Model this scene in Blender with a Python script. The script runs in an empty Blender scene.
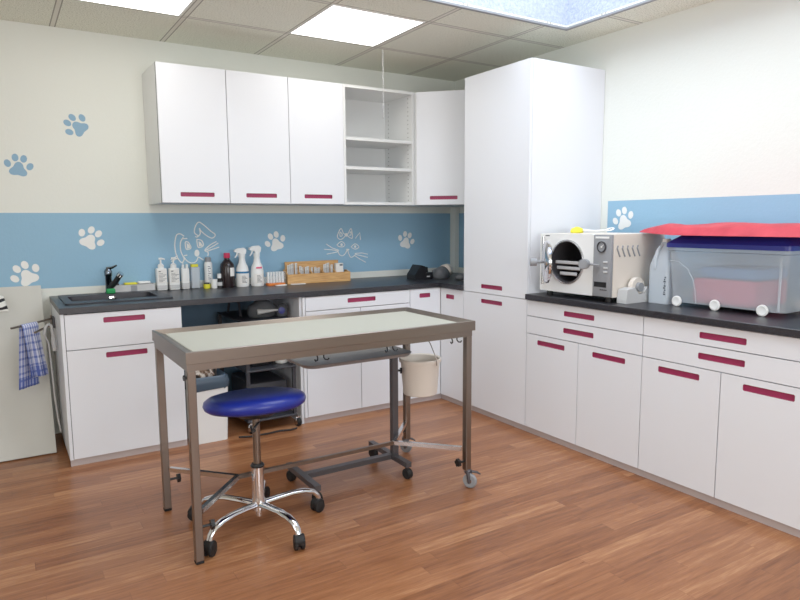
import bpy, bmesh, math, random
from math import pi, sin, cos, radians
from mathutils import Vector, Matrix
random.seed(7)
S = bpy.context.scene
COL = S.collection

# ------------------------------------------------------------------ materials
def lin(v):
    v /= 255.0
    return v / 12.92 if v <= .04045 else ((v + .055) / 1.055) ** 2.4
def rgb(r, g, b): return (lin(r), lin(g), lin(b), 1)
def mat(name, col, rough=.5, metal=0., spec=.5, alpha=1., trans=0., emit=None, estr=0., coat=0., ior=1.45):
    m = bpy.data.materials.new(name); m.use_nodes = True
    p = m.node_tree.nodes['Principled BSDF']
    p.inputs['Base Color'].default_value = col
    p.inputs['Roughness'].default_value = rough
    p.inputs['Metallic'].default_value = metal
    p.inputs['Specular IOR Level'].default_value = spec
    p.inputs['Alpha'].default_value = alpha
    p.inputs['Transmission Weight'].default_value = trans
    p.inputs['IOR'].default_value = ior
    p.inputs['Coat Weight'].default_value = coat
    if emit:
        p.inputs['Emission Color'].default_value = emit
        p.inputs['Emission Strength'].default_value = estr
    return m
def nd(m, t, **k):
    n = m.node_tree.nodes.new(t)
    for a, b in k.items(): setattr(n, a, b)
    return n
def lk(m, a, b): m.node_tree.links.new(a, b)
def bsdf(m): return m.node_tree.nodes['Principled BSDF']
def math_(m, op, a, b=None, c=None):
    n = nd(m, 'ShaderNodeMath', operation=op)
    for i, v in enumerate((a, b, c)):
        if v is None: continue
        if isinstance(v, (int, float)): n.inputs[i].default_value = v
        else: lk(m, v, n.inputs[i])
    return n.outputs[0]
def coords(m):
    g = nd(m, 'ShaderNodeNewGeometry')
    return g.outputs['Position']
def ramp(m, fac, stops):
    r = nd(m, 'ShaderNodeValToRGB')
    e = r.color_ramp.elements
    while len(e) < len(stops): e.new(.5)
    for i, (p, c) in enumerate(stops): e[i].position = p; e[i].color = c
    lk(m, fac, r.inputs['Fac']); return r.outputs['Color']
def bump(m, h, strength, dist=.002):
    b = nd(m, 'ShaderNodeBump'); b.inputs['Strength'].default_value = strength; b.inputs['Distance'].default_value = dist
    lk(m, h, b.inputs['Height']); lk(m, b.outputs['Normal'], bsdf(m).inputs['Normal'])
def noise(m, vec, scale, detail=3, rough=.5):
    n = nd(m, 'ShaderNodeTexNoise'); n.inputs['Scale'].default_value = scale; n.inputs['Detail'].default_value = detail
    n.inputs['Roughness'].default_value = rough
    if vec is not None: lk(m, vec, n.inputs['Vector'])
    return n.outputs['Fac']

def wall_paint(name, col, rough=.8):
    m = mat(name, col, rough, spec=.25)
    p = coords(m); h = noise(m, p, 55, 4, .6)
    bump(m, h, .35, .004); return m
M = {}
M['wall'] = wall_paint('wall_paint', rgb(232, 234, 226))
M['wall_blue'] = wall_paint('blue_paint', rgb(146, 186, 212))
M['wall_slate'] = wall_paint('slate_blue', rgb(96, 122, 144))  # darker blue for the wall behind the knee space
M['lam'] = mat('white_laminate', rgb(229, 231, 236), .32, spec=.4)
M['carc'] = mat('white_carcass', rgb(228, 229, 228), .45)
M['gap'] = mat('shadow_edge', rgb(70, 66, 66), .7)
M['panel'] = mat('painted_board', rgb(200, 199, 192), .5)
M['plinth'] = mat('grey_plinth', rgb(190, 178, 176), .45)
M['burg'] = mat('burgundy', rgb(160, 48, 88), .45)
M['steel'] = mat('brushed_steel', rgb(134, 124, 116), .34, 1.)
M['steel2'] = mat('bright_steel', rgb(205, 203, 203), .2, 1.)
M['dchrome'] = mat('dark_chrome', rgb(120, 130, 142), .16, 1.)
M['tray'] = mat('grey_tray_metal', rgb(150, 148, 148), .45, .5)
M['chrome'] = mat('chrome', rgb(225, 225, 228), .07, 1.)
M['dsteel'] = mat('grey_metal', rgb(92, 90, 94), .42, .6)
M['black'] = mat('black_plastic', rgb(22, 22, 25), .42)
M['rubber'] = mat('black_rubber', rgb(18, 18, 20), .6)
M['dark'] = mat('dark_grey', rgb(50, 50, 56), .5)
M['char'] = mat('charcoal', rgb(80, 82, 86), .6)
M['grey'] = mat('grey_plastic', rgb(140, 142, 146), .45)
M['lgrey'] = mat('light_grey_plastic', rgb(196, 196, 196), .4)
M['white'] = mat('white_plastic', rgb(238, 238, 236), .35)
M['cream'] = mat('cream_mat', rgb(184, 183, 170), .4)
M['paper'] = mat('white_paper', rgb(236, 233, 228), .7)
M['blue'] = mat('blue_vinyl', rgb(24, 40, 136), .33, spec=.5)
M['bluelid'] = mat('blue_lid', rgb(38, 44, 132), .35)
M['green'] = mat('green_foam', rgb(40, 150, 82), .8)
M['yellow'] = mat('yellow', rgb(236, 226, 60), .6)
M['red'] = mat('red_cap', rgb(206, 44, 84), .4)
M['orange'] = mat('orange_base', rgb(222, 120, 50), .5)
M['pink'] = mat('pink', rgb(226, 92, 128), .5)
M['cyan'] = mat('blue_band', rgb(40, 110, 160), .5)
M['decal'] = mat('pale_paint', rgb(242, 242, 238), .8)
M['decalg'] = mat('grey_outline_paint', rgb(150, 158, 166), .8)
M['decalb'] = mat('blue_decal_paint', rgb(140, 176, 202), .8)
M['clear'] = mat('clear_plastic', rgb(225, 232, 238), .12, trans=.0, alpha=.14)
M['milky'] = mat('milky_plastic', rgb(205, 214, 222), .28, alpha=.42)
M['pail'] = mat('ivory_plastic', rgb(226, 216, 204), .4)
M['frost'] = mat('frosted_jug', rgb(214, 222, 230), .3, alpha=.6)
M['liquid'] = mat('clear_liquid', rgb(188, 206, 220), .1, alpha=.75)
M['bag'] = mat('grey_bin_bag', rgb(64, 80, 96), .35)
M['brown'] = mat('dark_brown_bottle', rgb(34, 24, 26), .18)
M['lamp'] = mat('lamp_diffuser', (1, 1, 1, 1), .5, emit=(1., .985, .93, 1), estr=5.5)
M['ink'] = mat('print_ink', rgb(70, 74, 84), .7)
M['sky'] = mat('skylight_dome', (1, 1, 1, 1), .4, emit=(.80, .90, 1., 1), estr=1.0)

m = M['worktop'] = mat('black_speckled_worktop', rgb(30, 30, 36), .36, spec=.75)
p = coords(m); n1 = noise(m, p, 420, 2)
lk(m, ramp(m, n1, [(0, rgb(22, 22, 28)), (.62, rgb(30, 29, 36)), (.74, rgb(92, 92, 100))]), bsdf(m).inputs['Base Color'])
m = M['sink'] = mat('black_composite_sink', rgb(34, 34, 42), .42)
p = coords(m); n1 = noise(m, p, 500, 2)
lk(m, ramp(m, n1, [(0, rgb(24, 24, 32)), (.66, rgb(34, 34, 44)), (.75, rgb(80, 80, 92))]), bsdf(m).inputs['Base Color'])

m = M['pegs'] = mat('drilled_white_panel', rgb(228, 229, 228), .45)
p = coords(m); sx = nd(m, 'ShaderNodeSeparateXYZ'); lk(m, p, sx.inputs[0])
dz = math_(m, 'MULTIPLY', math_(m, 'SUBTRACT', math_(m, 'FRACT', math_(m, 'DIVIDE', sx.outputs['Z'], .032)), .5), .032)
def pegd(y):
    q = math_(m, 'SUBTRACT', sx.outputs['Y'], y)
    return math_(m, 'LESS_THAN', math_(m, 'ADD', math_(m, 'MULTIPLY', q, q), math_(m, 'MULTIPLY', dz, dz)), .0045 ** 2)
mx = nd(m, 'ShaderNodeMixRGB'); lk(m, math_(m, 'MAXIMUM', pegd(-.36), pegd(-.07)), mx.inputs[0])
mx.inputs[1].default_value = rgb(228, 229, 228); mx.inputs[2].default_value = rgb(110, 108, 104)
lk(m, mx.outputs[0], bsdf(m).inputs['Base Color'])

# skylight well plaster
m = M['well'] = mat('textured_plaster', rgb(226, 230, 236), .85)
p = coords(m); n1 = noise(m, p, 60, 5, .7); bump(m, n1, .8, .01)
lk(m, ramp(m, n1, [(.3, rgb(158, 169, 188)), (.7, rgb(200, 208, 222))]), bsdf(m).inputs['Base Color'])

# ceiling: mineral fibre tiles, 0.648 m grid
m = M['ceil'] = mat('ceiling_tiles', rgb(225, 220, 212), .9, spec=.2)
p = coords(m); sx = nd(m, 'ShaderNodeSeparateXYZ'); lk(m, p, sx.inputs[0])
def gridline(ax, off, pitch, w):
    v = math_(m, 'DIVIDE', math_(m, 'ADD', sx.outputs[ax], off), pitch)
    f = math_(m, 'FRACT', math_(m, 'ADD', v, 100.5))
    d = math_(m, 'ABSOLUTE', math_(m, 'SUBTRACT', f, .5))
    return math_(m, 'LESS_THAN', d, w / pitch), math_(m, 'LESS_THAN', d, w * .35 / pitch)
g1, e1 = gridline('X', .49, .648, .013); g2, e2 = gridline('Y', .608, .648, .013)
g = math_(m, 'MAXIMUM', g1, g2)
def edge(ax, off, pitch):
    v = math_(m, 'DIVIDE', math_(m, 'ADD', sx.outputs[ax], off), pitch)
    f = math_(m, 'FRACT', math_(m, 'ADD', v, 100.5))
    d = math_(m, 'ABSOLUTE', math_(m, 'SUBTRACT', f, .5))
    return math_(m, 'LESS_THAN', math_(m, 'ABSOLUTE', math_(m, 'SUBTRACT', d, .0145 / pitch)), .0035 / pitch)
ed = math_(m, 'MAXIMUM', edge('X', .49, .648), edge('Y', .608, .648))
sp = noise(m, p, 120, 3, .85)
tile = ramp(m, sp, [(.33, rgb(158, 157, 140)), (.44, rgb(230, 231, 215)), (.62, rgb(246, 246, 234))])
mx = nd(m, 'ShaderNodeMixRGB'); lk(m, g, mx.inputs[0]); lk(m, tile, mx.inputs[1]); mx.inputs[2].default_value = rgb(226, 223, 212)
mx2 = nd(m, 'ShaderNodeMixRGB'); lk(m, ed, mx2.inputs[0]); lk(m, mx.outputs[0], mx2.inputs[1]); mx2.inputs[2].default_value = rgb(160, 158, 146)
lk(m, mx2.outputs[0], bsdf(m).inputs['Base Color'])
bump(m, sp, .35, .004)

# floor: three-strip wood laminate running along X
m = M['floor'] = mat('wood_laminate', rgb(170, 110, 75), .3, spec=.45)
p = coords(m); sx = nd(m, 'ShaderNodeSeparateXYZ'); lk(m, p, sx.inputs[0])
W_, L_ = .072, .84
yv = math_(m, 'DIVIDE', math_(m, 'ADD', sx.outputs['Y'], 50), W_)
row = math_(m, 'FLOOR', yv)
wn = nd(m, 'ShaderNodeTexWhiteNoise', noise_dimensions='1D'); lk(m, row, wn.inputs['W'])
xv = math_(m, 'ADD', math_(m, 'DIVIDE', math_(m, 'ADD', sx.outputs['X'], 50), L_), math_(m, 'MULTIPLY', wn.outputs['Value'], 7.3))
colm = math_(m, 'FLOOR', xv)
cb = nd(m, 'ShaderNodeCombineXYZ'); lk(m, row, cb.inputs[0]); lk(m, colm, cb.inputs[1])
wn2 = nd(m, 'ShaderNodeTexWhiteNoise', noise_dimensions='2D'); lk(m, cb.outputs[0], wn2.inputs['Vector'])
tone = wn2.outputs['Value']
cg = nd(m, 'ShaderNodeCombineXYZ')
lk(m, math_(m, 'ADD', math_(m, 'MULTIPLY', sx.outputs['X'], 1.6), math_(m, 'MULTIPLY', tone, 37)), cg.inputs[0])
lk(m, math_(m, 'ADD', math_(m, 'MULTIPLY', sx.outputs['Y'], 22), math_(m, 'MULTIPLY', row, 3.1)), cg.inputs[1])
gr = noise(m, cg.outputs[0], 2.2, 6, .62)
cg2 = nd(m, 'ShaderNodeCombineXYZ')
lk(m, math_(m, 'ADD', math_(m, 'MULTIPLY', sx.outputs['X'], 5), math_(m, 'MULTIPLY', tone, 91)), cg2.inputs[0])
lk(m, math_(m, 'MULTIPLY', sx.outputs['Y'], 90), cg2.inputs[1])
gr2 = noise(m, cg2.outputs[0], 2.5, 4, .6)
mixv = math_(m, 'ADD', math_(m, 'ADD', math_(m, 'MULTIPLY', tone, .25), math_(m, 'MULTIPLY', gr, .74)), math_(m, 'MULTIPLY', gr2, .3))
wood = ramp(m, mixv, [(.34, rgb(100, 57, 34)), (.56, rgb(138, 86, 54)), (.72, rgb(156, 102, 67)), (.95, rgb(192, 140, 98))])
fy = math_(m, 'FRACT', yv); fx = math_(m, 'FRACT', xv)
s1 = math_(m, 'LESS_THAN', fy, .022); s2 = math_(m, 'LESS_THAN', fx, .0035)
seam = math_(m, 'MULTIPLY', math_(m, 'MAXIMUM', s1, s2), .35)
mx = nd(m, 'ShaderNodeMixRGB'); lk(m, seam, mx.inputs[0]); lk(m, wood, mx.inputs[1]); mx.inputs[2].default_value = rgb(96, 54, 34)
lk(m, mx.outputs[0], bsdf(m).inputs['Base Color'])
lk(m, math_(m, 'ADD', math_(m, 'MULTIPLY', gr, .12), .24), bsdf(m).inputs['Roughness'])
bump(m, gr2, .06, .001)

# wooden organiser
m = M['ply'] = mat('light_wood', rgb(212, 164, 104), .55)
p = coords(m); mp = nd(m, 'ShaderNodeMapping'); mp.inputs['Scale'].default_value = (4, 4, 60); lk(m, p, mp.inputs[0])
lk(m, ramp(m, noise(m, mp.outputs[0], 3, 4), [(.3, rgb(190, 136, 78)), (.7, rgb(226, 180, 120))]), bsdf(m).inputs['Base Color'])
# checked towel
m = M['towel'] = mat('blue_check_cloth', rgb(180, 190, 225), .95, spec=.1)
tc = nd(m, 'ShaderNodeUVMap'); su = nd(m, 'ShaderNodeSeparateXYZ'); lk(m, tc.outputs[0], su.inputs[0])
def stripe(ax, k, w):
    return math_(m, 'LESS_THAN', math_(m, 'FRACT', math_(m, 'MULTIPLY', su.outputs[ax], k)), w)
a = math_(m, 'ADD', math_(m, 'MULTIPLY', stripe('X', 7, .5), .5), math_(m, 'MULTIPLY', stripe('Y', 17, .3), .35))
edgeb = math_(m, 'LESS_THAN', math_(m, 'ABSOLUTE', math_(m, 'SUBTRACT', math_(m, 'ABSOLUTE', math_(m, 'SUBTRACT', su.outputs['Y'], .5)), .45)), .045)
a = math_(m, 'ADD', a, math_(m, 'MULTIPLY', edgeb, .4))
lk(m, ramp(m, a, [(0, rgb(214, 218, 236)), (.5, rgb(146, 158, 208)), (.9, rgb(86, 104, 178))]), bsdf(m).inputs['Base Color'])
# crumpled red cloth
m = M['redpad'] = mat('red_cover', rgb(216, 58, 76), .6)
p = coords(m); n1 = noise(m, p, 9, 4); bump(m, n1, .4, .02)
lk(m, ramp(m, n1, [(.3, rgb(178, 36, 54)), (.7, rgb(206, 58, 72))]), bsdf(m).inputs['Base Color'])
m = M['stripe'] = mat('black_striped_cloth', rgb(230, 228, 222), .9)
w = nd(m, 'ShaderNodeTexWave'); w.inputs['Scale'].default_value = 7; w.inputs['Distortion'].default_value = 3.5
tcg = nd(m, 'ShaderNodeTexCoord'); lk(m, tcg.outputs['Object'], w.inputs['Vector'])
w.bands_direction = 'Z'
lk(m, ramp(m, w.outputs['Fac'], [(.24, rgb(26, 26, 30)), (.30, rgb(232, 230, 224))]), bsdf(m).inputs['Base Color'])
m = M['litter'] = mat('bin_contents', rgb(60, 50, 46), .8)
p = coords(m); lk(m, ramp(m, noise(m, p, 26, 3), [(.42, rgb(30, 26, 26)), (.52, rgb(110, 84, 66)), (.6, rgb(200, 190, 180))]), bsdf(m).inputs['Base Color'])

# ------------------------------------------------------------------ mesh helpers
def nb(): return bmesh.new()
def bx(bm, x0, x1, y0, y1, z0, z1, bev=0, seg=2, rot=None, at=None):
    c = ((x0 + x1) / 2, (y0 + y1) / 2, (z0 + z1) / 2)
    r = bmesh.ops.create_cube(bm, size=1, matrix=Matrix.Translation(c) @ Matrix.Diagonal((abs(x1 - x0), abs(y1 - y0), abs(z1 - z0), 1)))
    vs = r['verts']
    if bev > 0:
        es = list({e for v in vs for e in v.link_edges})
        q = bmesh.ops.bevel(bm, geom=es, offset=bev, segments=seg, affect='EDGES', profile=.5)
        vs = list({v for f in q['faces'] for v in f.verts} | {v for v in vs if v.is_valid})
        # gather the whole island
        seen = set(vs); st = list(vs)
        while st:
            v = st.pop()
            for e in v.link_edges:
                o = e.other_vert(v)
                if o not in seen: seen.add(o); st.append(o)
        vs = list(seen)
    if rot is not None:
        bmesh.ops.rotate(bm, verts=vs, cent=at or c, matrix=rot)
    return vs
def frame_of(d):
    d = d.normalized(); a = Vector((0, 0, 1)) if abs(d.z) < .95 else Vector((1, 0, 0))
    u = d.cross(a).normalized(); return u, d.cross(u).normalized()
def tube(bm, pts, r, seg=12, closed=False, caps=True):
    pts = [Vector(p) for p in pts]; n = len(pts)
    rr = r if isinstance(r, (list, tuple)) else [r] * n
    rings = []; u = None
    for i, p in enumerate(pts):
        if closed: d = pts[(i + 1) % n] - pts[i - 1]
        elif i == 0: d = pts[1] - pts[0]
        elif i == n - 1: d = pts[-1] - pts[-2]
        else: d = (pts[i + 1] - p).normalized() + (p - pts[i - 1]).normalized()
        if d.length < 1e-9: d = Vector((0, 0, 1))
        d.normalize()
        if u is None: u, v = frame_of(d)
        else:
            u = (u - d * u.dot(d)).normalized(); v = d.cross(u)
        rings.append([bm.verts.new(p + rr[i] * (u * cos(2 * pi * k / seg) + v * sin(2 * pi * k / seg))) for k in range(seg)])
    for i in range(n if closed else n - 1):
        a, b = rings[i], rings[(i + 1) % n]
        for k in range(seg):
            bm.faces.new((a[k], a[(k + 1) % seg], b[(k + 1) % seg], b[k]))
    if caps and not closed:
        bm.faces.new(rings[0][::-1]); bm.faces.new(rings[-1])
def cyl(bm, p0, p1, r, seg=20, r2=None): tube(bm, [p0, p1], [r, r if r2 is None else r2], seg)
def lathe(bm, prof, c=(0, 0, 0), seg=28, axis=None, close=False):
    """prof: (radius, height) pairs about the z axis (or along axis) through c"""
    c = Vector(c); d = Vector(axis).normalized() if axis else Vector((0, 0, 1))
    if axis: u, v = frame_of(d)
    else: u, v = Vector((1, 0, 0)), Vector((0, 1, 0))
    rings = []
    for r, h in prof:
        if r < 1e-6: rings.append([bm.verts.new(c + d * h)])
        else: rings.append([bm.verts.new(c + d * h + r * (u * cos(2 * pi * k / seg) + v * sin(2 * pi * k / seg))) for k in range(seg)])
    for a, b in zip(rings[:-1], rings[1:]):
        for k in range(seg):
            j = (k + 1) % seg
            if len(a) == 1 and len(b) == 1: continue
            if len(a) == 1: bm.faces.new((a[0], b[k], b[j]))
            elif len(b) == 1: bm.faces.new((a[k], a[j], b[0]))
            else: bm.faces.new((a[k], a[j], b[j], b[k]))
def prism(bm, pts, z0, z1, P=None, fmi=0):
    """polygon (u,v) extruded between w=z0 and w=z1; P maps (u,v,w) to world"""
    P = P or (lambda u, v, w: (u, v, w))
    a = [bm.verts.new(P(u, v, z0)) for u, v in pts]; b = [bm.verts.new(P(u, v, z1)) for u, v in pts]
    ff = bm.faces.new(a[::-1]); ff.material_index = fmi; bm.faces.new(b)
    n = len(pts)
    for i in range(n): bm.faces.new((a[i], a[(i + 1) % n], b[(i + 1) % n], b[i]))
def holed(bm, outer, holes, w0, w1, P, back=True, front=True):
    """plate with holes between w0 (front) and w1 (back)"""
    def loopv(pts, w): return [bm.verts.new(P(u, v, w)) for u, v in pts]
    lo = [loopv(h, w0) for h in [outer] + holes]; hi = [loopv(h, w1) for h in [outer] + holes]
    for layer, on in ((lo, front), (hi, back)):
        if not on: continue
        es = []
        for l in layer:
            for i in range(len(l)):
                es.append(bm.edges.get((l[i], l[(i + 1) % len(l)])) or bm.edges.new((l[i], l[(i + 1) % len(l)])))
        bmesh.ops.triangle_fill(bm, use_beauty=True, use_dissolve=False, edges=es)
    for a, b in zip(lo, hi):
        n = len(a)
        for i in range(n): bm.faces.new((a[i], a[(i + 1) % n], b[(i + 1) % n], b[i]))
def rrect(u0, u1, v0, v1, r, n=4):
    u0, u1 = min(u0, u1), max(u0, u1); v0, v1 = min(v0, v1), max(v0, v1)
    out = []
    for cx, cy, a0 in ((u1 - r, v1 - r, 0), (u0 + r, v1 - r, 90), (u0 + r, v0 + r, 180), (u1 - r, v0 + r, 270)):
        for k in range(n + 1):
            a = radians(a0 + 90 * k / n); out.append((cx + r * cos(a), cy + r * sin(a)))
    return out
def rect(u0, u1, v0, v1): return [(u0, v0), (u1, v0), (u1, v1), (u0, v1)]

def root_loc(o):
    while o is not None:
        if o.parent is None: return o.matrix_basis
        o = o.parent
def obj(name, bm, m, parent=None, smooth=False, local=False, angle=35):
    bmesh.ops.recalc_face_normals(bm, faces=bm.faces)
    if parent is not None and not local:
        bmesh.ops.transform(bm, matrix=root_loc(parent).inverted(), verts=bm.verts)
    me = bpy.data.meshes.new(name)
    if smooth:
        for f in bm.faces: f.smooth = True
        for e in bm.edges:
            if len(e.link_faces) == 2 and e.calc_face_angle(0) > radians(angle): e.smooth = False
    bm.to_mesh(me); bm.free()
    for x in (m if isinstance(m, (list, tuple)) else [m]): me.materials.append(M[x] if isinstance(x, str) else x)
    o = bpy.data.objects.new(name, me); COL.objects.link(o)
    if parent is not None: o.parent = parent
    return o
def thing(name, label, cat, loc=(0, 0, 0), rz=0, group=None):
    o = bpy.data.objects.new(name, None); COL.objects.link(o)
    o.matrix_basis = Matrix.Translation(loc) @ Matrix.Rotation(rz, 4, 'Z')
    o.empty_display_size = .05
    o['label'] = label; o['category'] = cat
    if group: o['group'] = group
    return o
def tag(o, label, cat, group=None):
    o['label'] = label; o['category'] = cat
    if group: o['group'] = group
    return o
def struct(name, bm, m, parent=None, **k):
    o = obj(name, bm, m, parent, **k)
    if parent is None: o['kind'] = 'structure'
    return o
def simple(name, bm, m, label, cat, loc=None, group=None, **k):
    """a thing that is one mesh; origin moved to loc"""
    if loc is not None: bmesh.ops.translate(bm, vec=-Vector(loc), verts=bm.verts)
    o = obj(name, bm, m, None, **k)
    if loc is not None: o.location = loc
    return tag(o, label, cat, group)
def dup(o, parent=None):
    c = o.copy(); COL.objects.link(c); c.parent = parent
    for ch in list(o.children): dup(ch, c)
    return c

# ------------------------------------------------------------------ measured layout (metres; room corner = origin)
B, R = -.7123, -.6593            # front planes of the two base runs
BW, RW = -.722, -.680            # worktop fronts
X0, XS = -3.199, -2.556          # sink cabinet
K1 = -1.797                      # end of the knee space
T0, T1, TH = -.993, -1.643, 2.332
ZU, ZT, ZP = .8656, .900, .042
U, UT, UB = -.4211, 2.330, 1.481
CZ = 2.558
XL, YF = -5.0, -6.6              # left wall, front wall

# ------------------------------------------------------------------ room shell
b = nb(); bx(b, XL - .1, .1, YF - .1, .1, -.1, 0); struct('floor', b, 'floor')
def wall_mesh(P, u0, u1, bands):
    """bands: list of (u0,u1,v0,v1,material index); everything else index 0. Built as a grid so paint edges are exact."""
    b = nb(); us = sorted({u0, u1} | {q for s in bands for q in s[:2]}); vs = sorted({0, CZ + .02} | {q for s in bands for q in s[2:4]})
    g = {(u, v): b.verts.new(P(u, v, 0)) for u in us for v in vs}
    for i in range(len(us) - 1):
        for j in range(len(vs) - 1):
            f = b.faces.new([g[us[i], vs[j]], g[us[i + 1], vs[j]], g[us[i + 1], vs[j + 1]], g[us[i], vs[j + 1]]])
            cu, cv = (us[i] + us[i + 1]) / 2, (vs[j] + vs[j + 1]) / 2
            for s in bands:
                if s[0] < cu < s[1] and s[2] < cv < s[3]: f.material_index = s[4]
    # thickness behind
    bk = {k: b.verts.new(P(k[0], k[1], .1)) for k in ((u0, 0), (u1, 0), (u1, CZ + .02), (u0, CZ + .02))}
    b.faces.new(list(bk.values()))
    return b
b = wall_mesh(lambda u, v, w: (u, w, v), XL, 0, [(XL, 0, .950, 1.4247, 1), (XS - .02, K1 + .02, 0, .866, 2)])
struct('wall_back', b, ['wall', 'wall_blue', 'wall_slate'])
b = wall_mesh(lambda u, v, w: (w, u, v), YF, 0, [(-1.0, 0, .950, 1.4247, 1), (YF, -1.697, .95, 1.4815, 1)])
struct('wall_right', b, ['wall', 'wall_blue'])
b = nb(); holed(b, rect(YF, 0, 0, CZ), [rect(-4.6, -2.6, .95, 2.2)], 0, .1, lambda u, v, w: (XL - w, u, v)); struct('wall_left', b, 'wall')
b = nb(); holed(b, rect(-4.6, -2.6, .95, 2.2), [rect(-4.54, -3.63, 1.01, 2.14), rect(-3.57, -2.66, 1.01, 2.14)], .02, .08, lambda u, v, w: (XL - w, u, v)); struct('added_window', b, 'white')  # window frame added out of view, to go with the side fill lamp
# front wall (behind the camera) with a window opening
wx0, wx1, wz0, wz1 = -3.6, -1.2, .95, 2.2
b = nb(); holed(b, rect(XL, 0, 0, CZ), [rect(wx0, wx1, wz0, wz1)], 0, .1, lambda u, v, w: (u, YF - w, v)); struct('wall_front', b, 'wall')
b = nb(); holed(b, rect(wx0, wx1, wz0, wz1), [rect(wx0 + .06, (wx0 + wx1) / 2 - .03, wz0 + .06, wz1 - .06), rect((wx0 + wx1) / 2 + .03, wx1 - .06, wz0 + .06, wz1 - .06)], .02, .08, lambda u, v, w: (u, YF - w, v))
wf = struct('window_2', b, 'white')
# ceiling with skylight opening
sx0, sx1, sy0, sy1 = -2.30, -.335, -3.60, -1.612
b = nb(); holed(b, rect(XL, 0.0, YF, 0), [rect(sx0, sx1, sy0, sy1)], CZ, CZ + .012, lambda u, v, w: (u, v, w)); struct('ceiling', b, 'ceil')
b = nb(); holed(b, rect(sx0 - .02, sx1 + .02, sy0 - .02, sy1 + .02), [rect(sx0 + .001, sx1 - .001, sy0 + .001, sy1 - .001)], CZ + .012, CZ + .62, lambda u, v, w: (u, v, w)); struct('trim_2', b, 'well')
b = nb(); holed(b, rect(sx0 - .022, sx1 + .022, sy0 - .022, sy1 + .022), [rect(sx0 + .002, sx1 - .002, sy0 + .002, sy1 - .002)], CZ - .012, CZ, lambda u, v, w: (u, v, w)); struct('trim_3', b, 'grey')
b = nb(); bx(b, sx0 - .02, sx1 + .02, sy0 - .02, sy1 + .02, CZ + .62, CZ + .64); struct('window_1', b, 'sky')
# white boxing in the corner above the worktop
b = nb(); bx(b, -.047, -.001, -.075, -.001, ZT + .001, UB - .002, .004); struct('trim_1', b, 'wall')

# ------------------------------------------------------------------ cabinet builders
PB = lambda u, v, w: (u, B + w, v)          # back run: w goes into the cabinet
PR = lambda u, v, w: (R + w, u, v)          # right run
PU = lambda u, v, w: (u, U + w, v)          # wall units
def front(name, parent, P, u0, u1, v0, v1, hu=None, hv=None, hw=.228, hh=.031, th=.019, gap=.0024, dep=.013):
    """door / drawer front with a recessed burgundy grip (hu,hv = centre)"""
    b = nb(); out = rect(u0 + gap, u1 - gap, v0 + gap, v1 - gap)
    if hu is None:
        prism(b, out, 0, th, P); return obj(name, b, 'lam', parent)
    h = rrect(hu - hw / 2, hu + hw / 2, hv - hh / 2, hv + hh / 2, .007)
    holed(b, out, [h], 0, th, P)
    d = obj(name, b, 'lam', parent)
    k = nb(); hi = rrect(hu - hw / 2 + .0012, hu + hw / 2 - .0012, hv - hh / 2 + .0012, hv + hh / 2 - .0012, .006)
    ho = rrect(hu - hw / 2 + .0002, hu + hw / 2 - .0002, hv - hh / 2 + .0002, hv + hh / 2 - .0002, .007)
    holed(k, ho, [hi], .0006, dep, P, back=False); prism(k, ho, dep, dep + .003, P)
    obj('handle', k, 'burg', d)
    return d
def carcass(parent, P, u0, u1, v0, v1, depth, t=.018, name='carcass', back=True, st=.021, top=True):
    b = nb()
    prism(b, rect(u0, u0 + t, v0, v1), st, depth, P, 1); prism(b, rect(u1 - t, u1, v0, v1), st, depth, P, 1)
    prism(b, rect(u0 + t, u1 - t, v0, v0 + t), st, depth, P, 1)
    if top: prism(b, rect(u0 + t, u1 - t, v1 - t, v1), st, depth, P, 1)
    if back: prism(b, rect(u0 + t, u1 - t, v0 + t, v1 - t), depth - .01, depth, P)
    return obj(name, b, ['carc', 'gap'], parent)
def plinth(parent, P, u0, u1, rec=.02):
    b = nb(); prism(b, rect(u0, u1, 0, ZP), rec, rec + .018, P); return obj('plinth', b, 'plinth', parent)

DB = -B - .004; DR = -R - .004
# sink cabinet
t = thing('sink_cabinet', 'white base cabinet under the black sink, with one drawer front and one door', 'cabinet', (-2.88, -.35, 0))
carcass(t, PB, X0 + .018, XS, ZP, ZU, DB, top=False)
b = nb(); prism(b, rect(X0, X0 + .017, ZP, ZU), .0, DB, PB); obj('side_panel', b, 'lam', t)
front('drawer', t, PB, X0 + .018, XS - .002, .662, ZU - .003, -2.875, .818, .222)
front('door', t, PB, X0 + .018, XS - .002, ZP, .662, -2.872, .618, .222)
plinth(t, PB, X0 + .003, XS)
# drawer cabinet beyond the knee space
t = thing('base_cabinet', 'white base cabinet beside the open knee space, one wide drawer over two doors', 'cabinet', (-1.36, -.35, 0), group='white fitted base cabinets')
KR = -.934
carcass(t, PB, K1 + .018, KR, ZP, ZU, DB)
b = nb(); prism(b, rect(K1, K1 + .017, 0, ZU), .02, DB, PB); obj('side_panel', b, 'lam', t)
front('drawer', t, PB, -1.76, KR, .766, ZU - .003, -1.335, .819, .222)
front('door', t, PB, -1.76, -1.346, ZP, .766, -1.553, .700, .222)
front('door', t, PB, -1.346, KR, ZP, .766, -1.14, .700, .222)
b = nb(); prism(b, rect(K1 + .0175, -1.7615, ZP, ZU - .003), .001, .02, PB); obj('filler_strip', b, 'lam', t)
plinth(t, PB, K1 + .018, KR)
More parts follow.
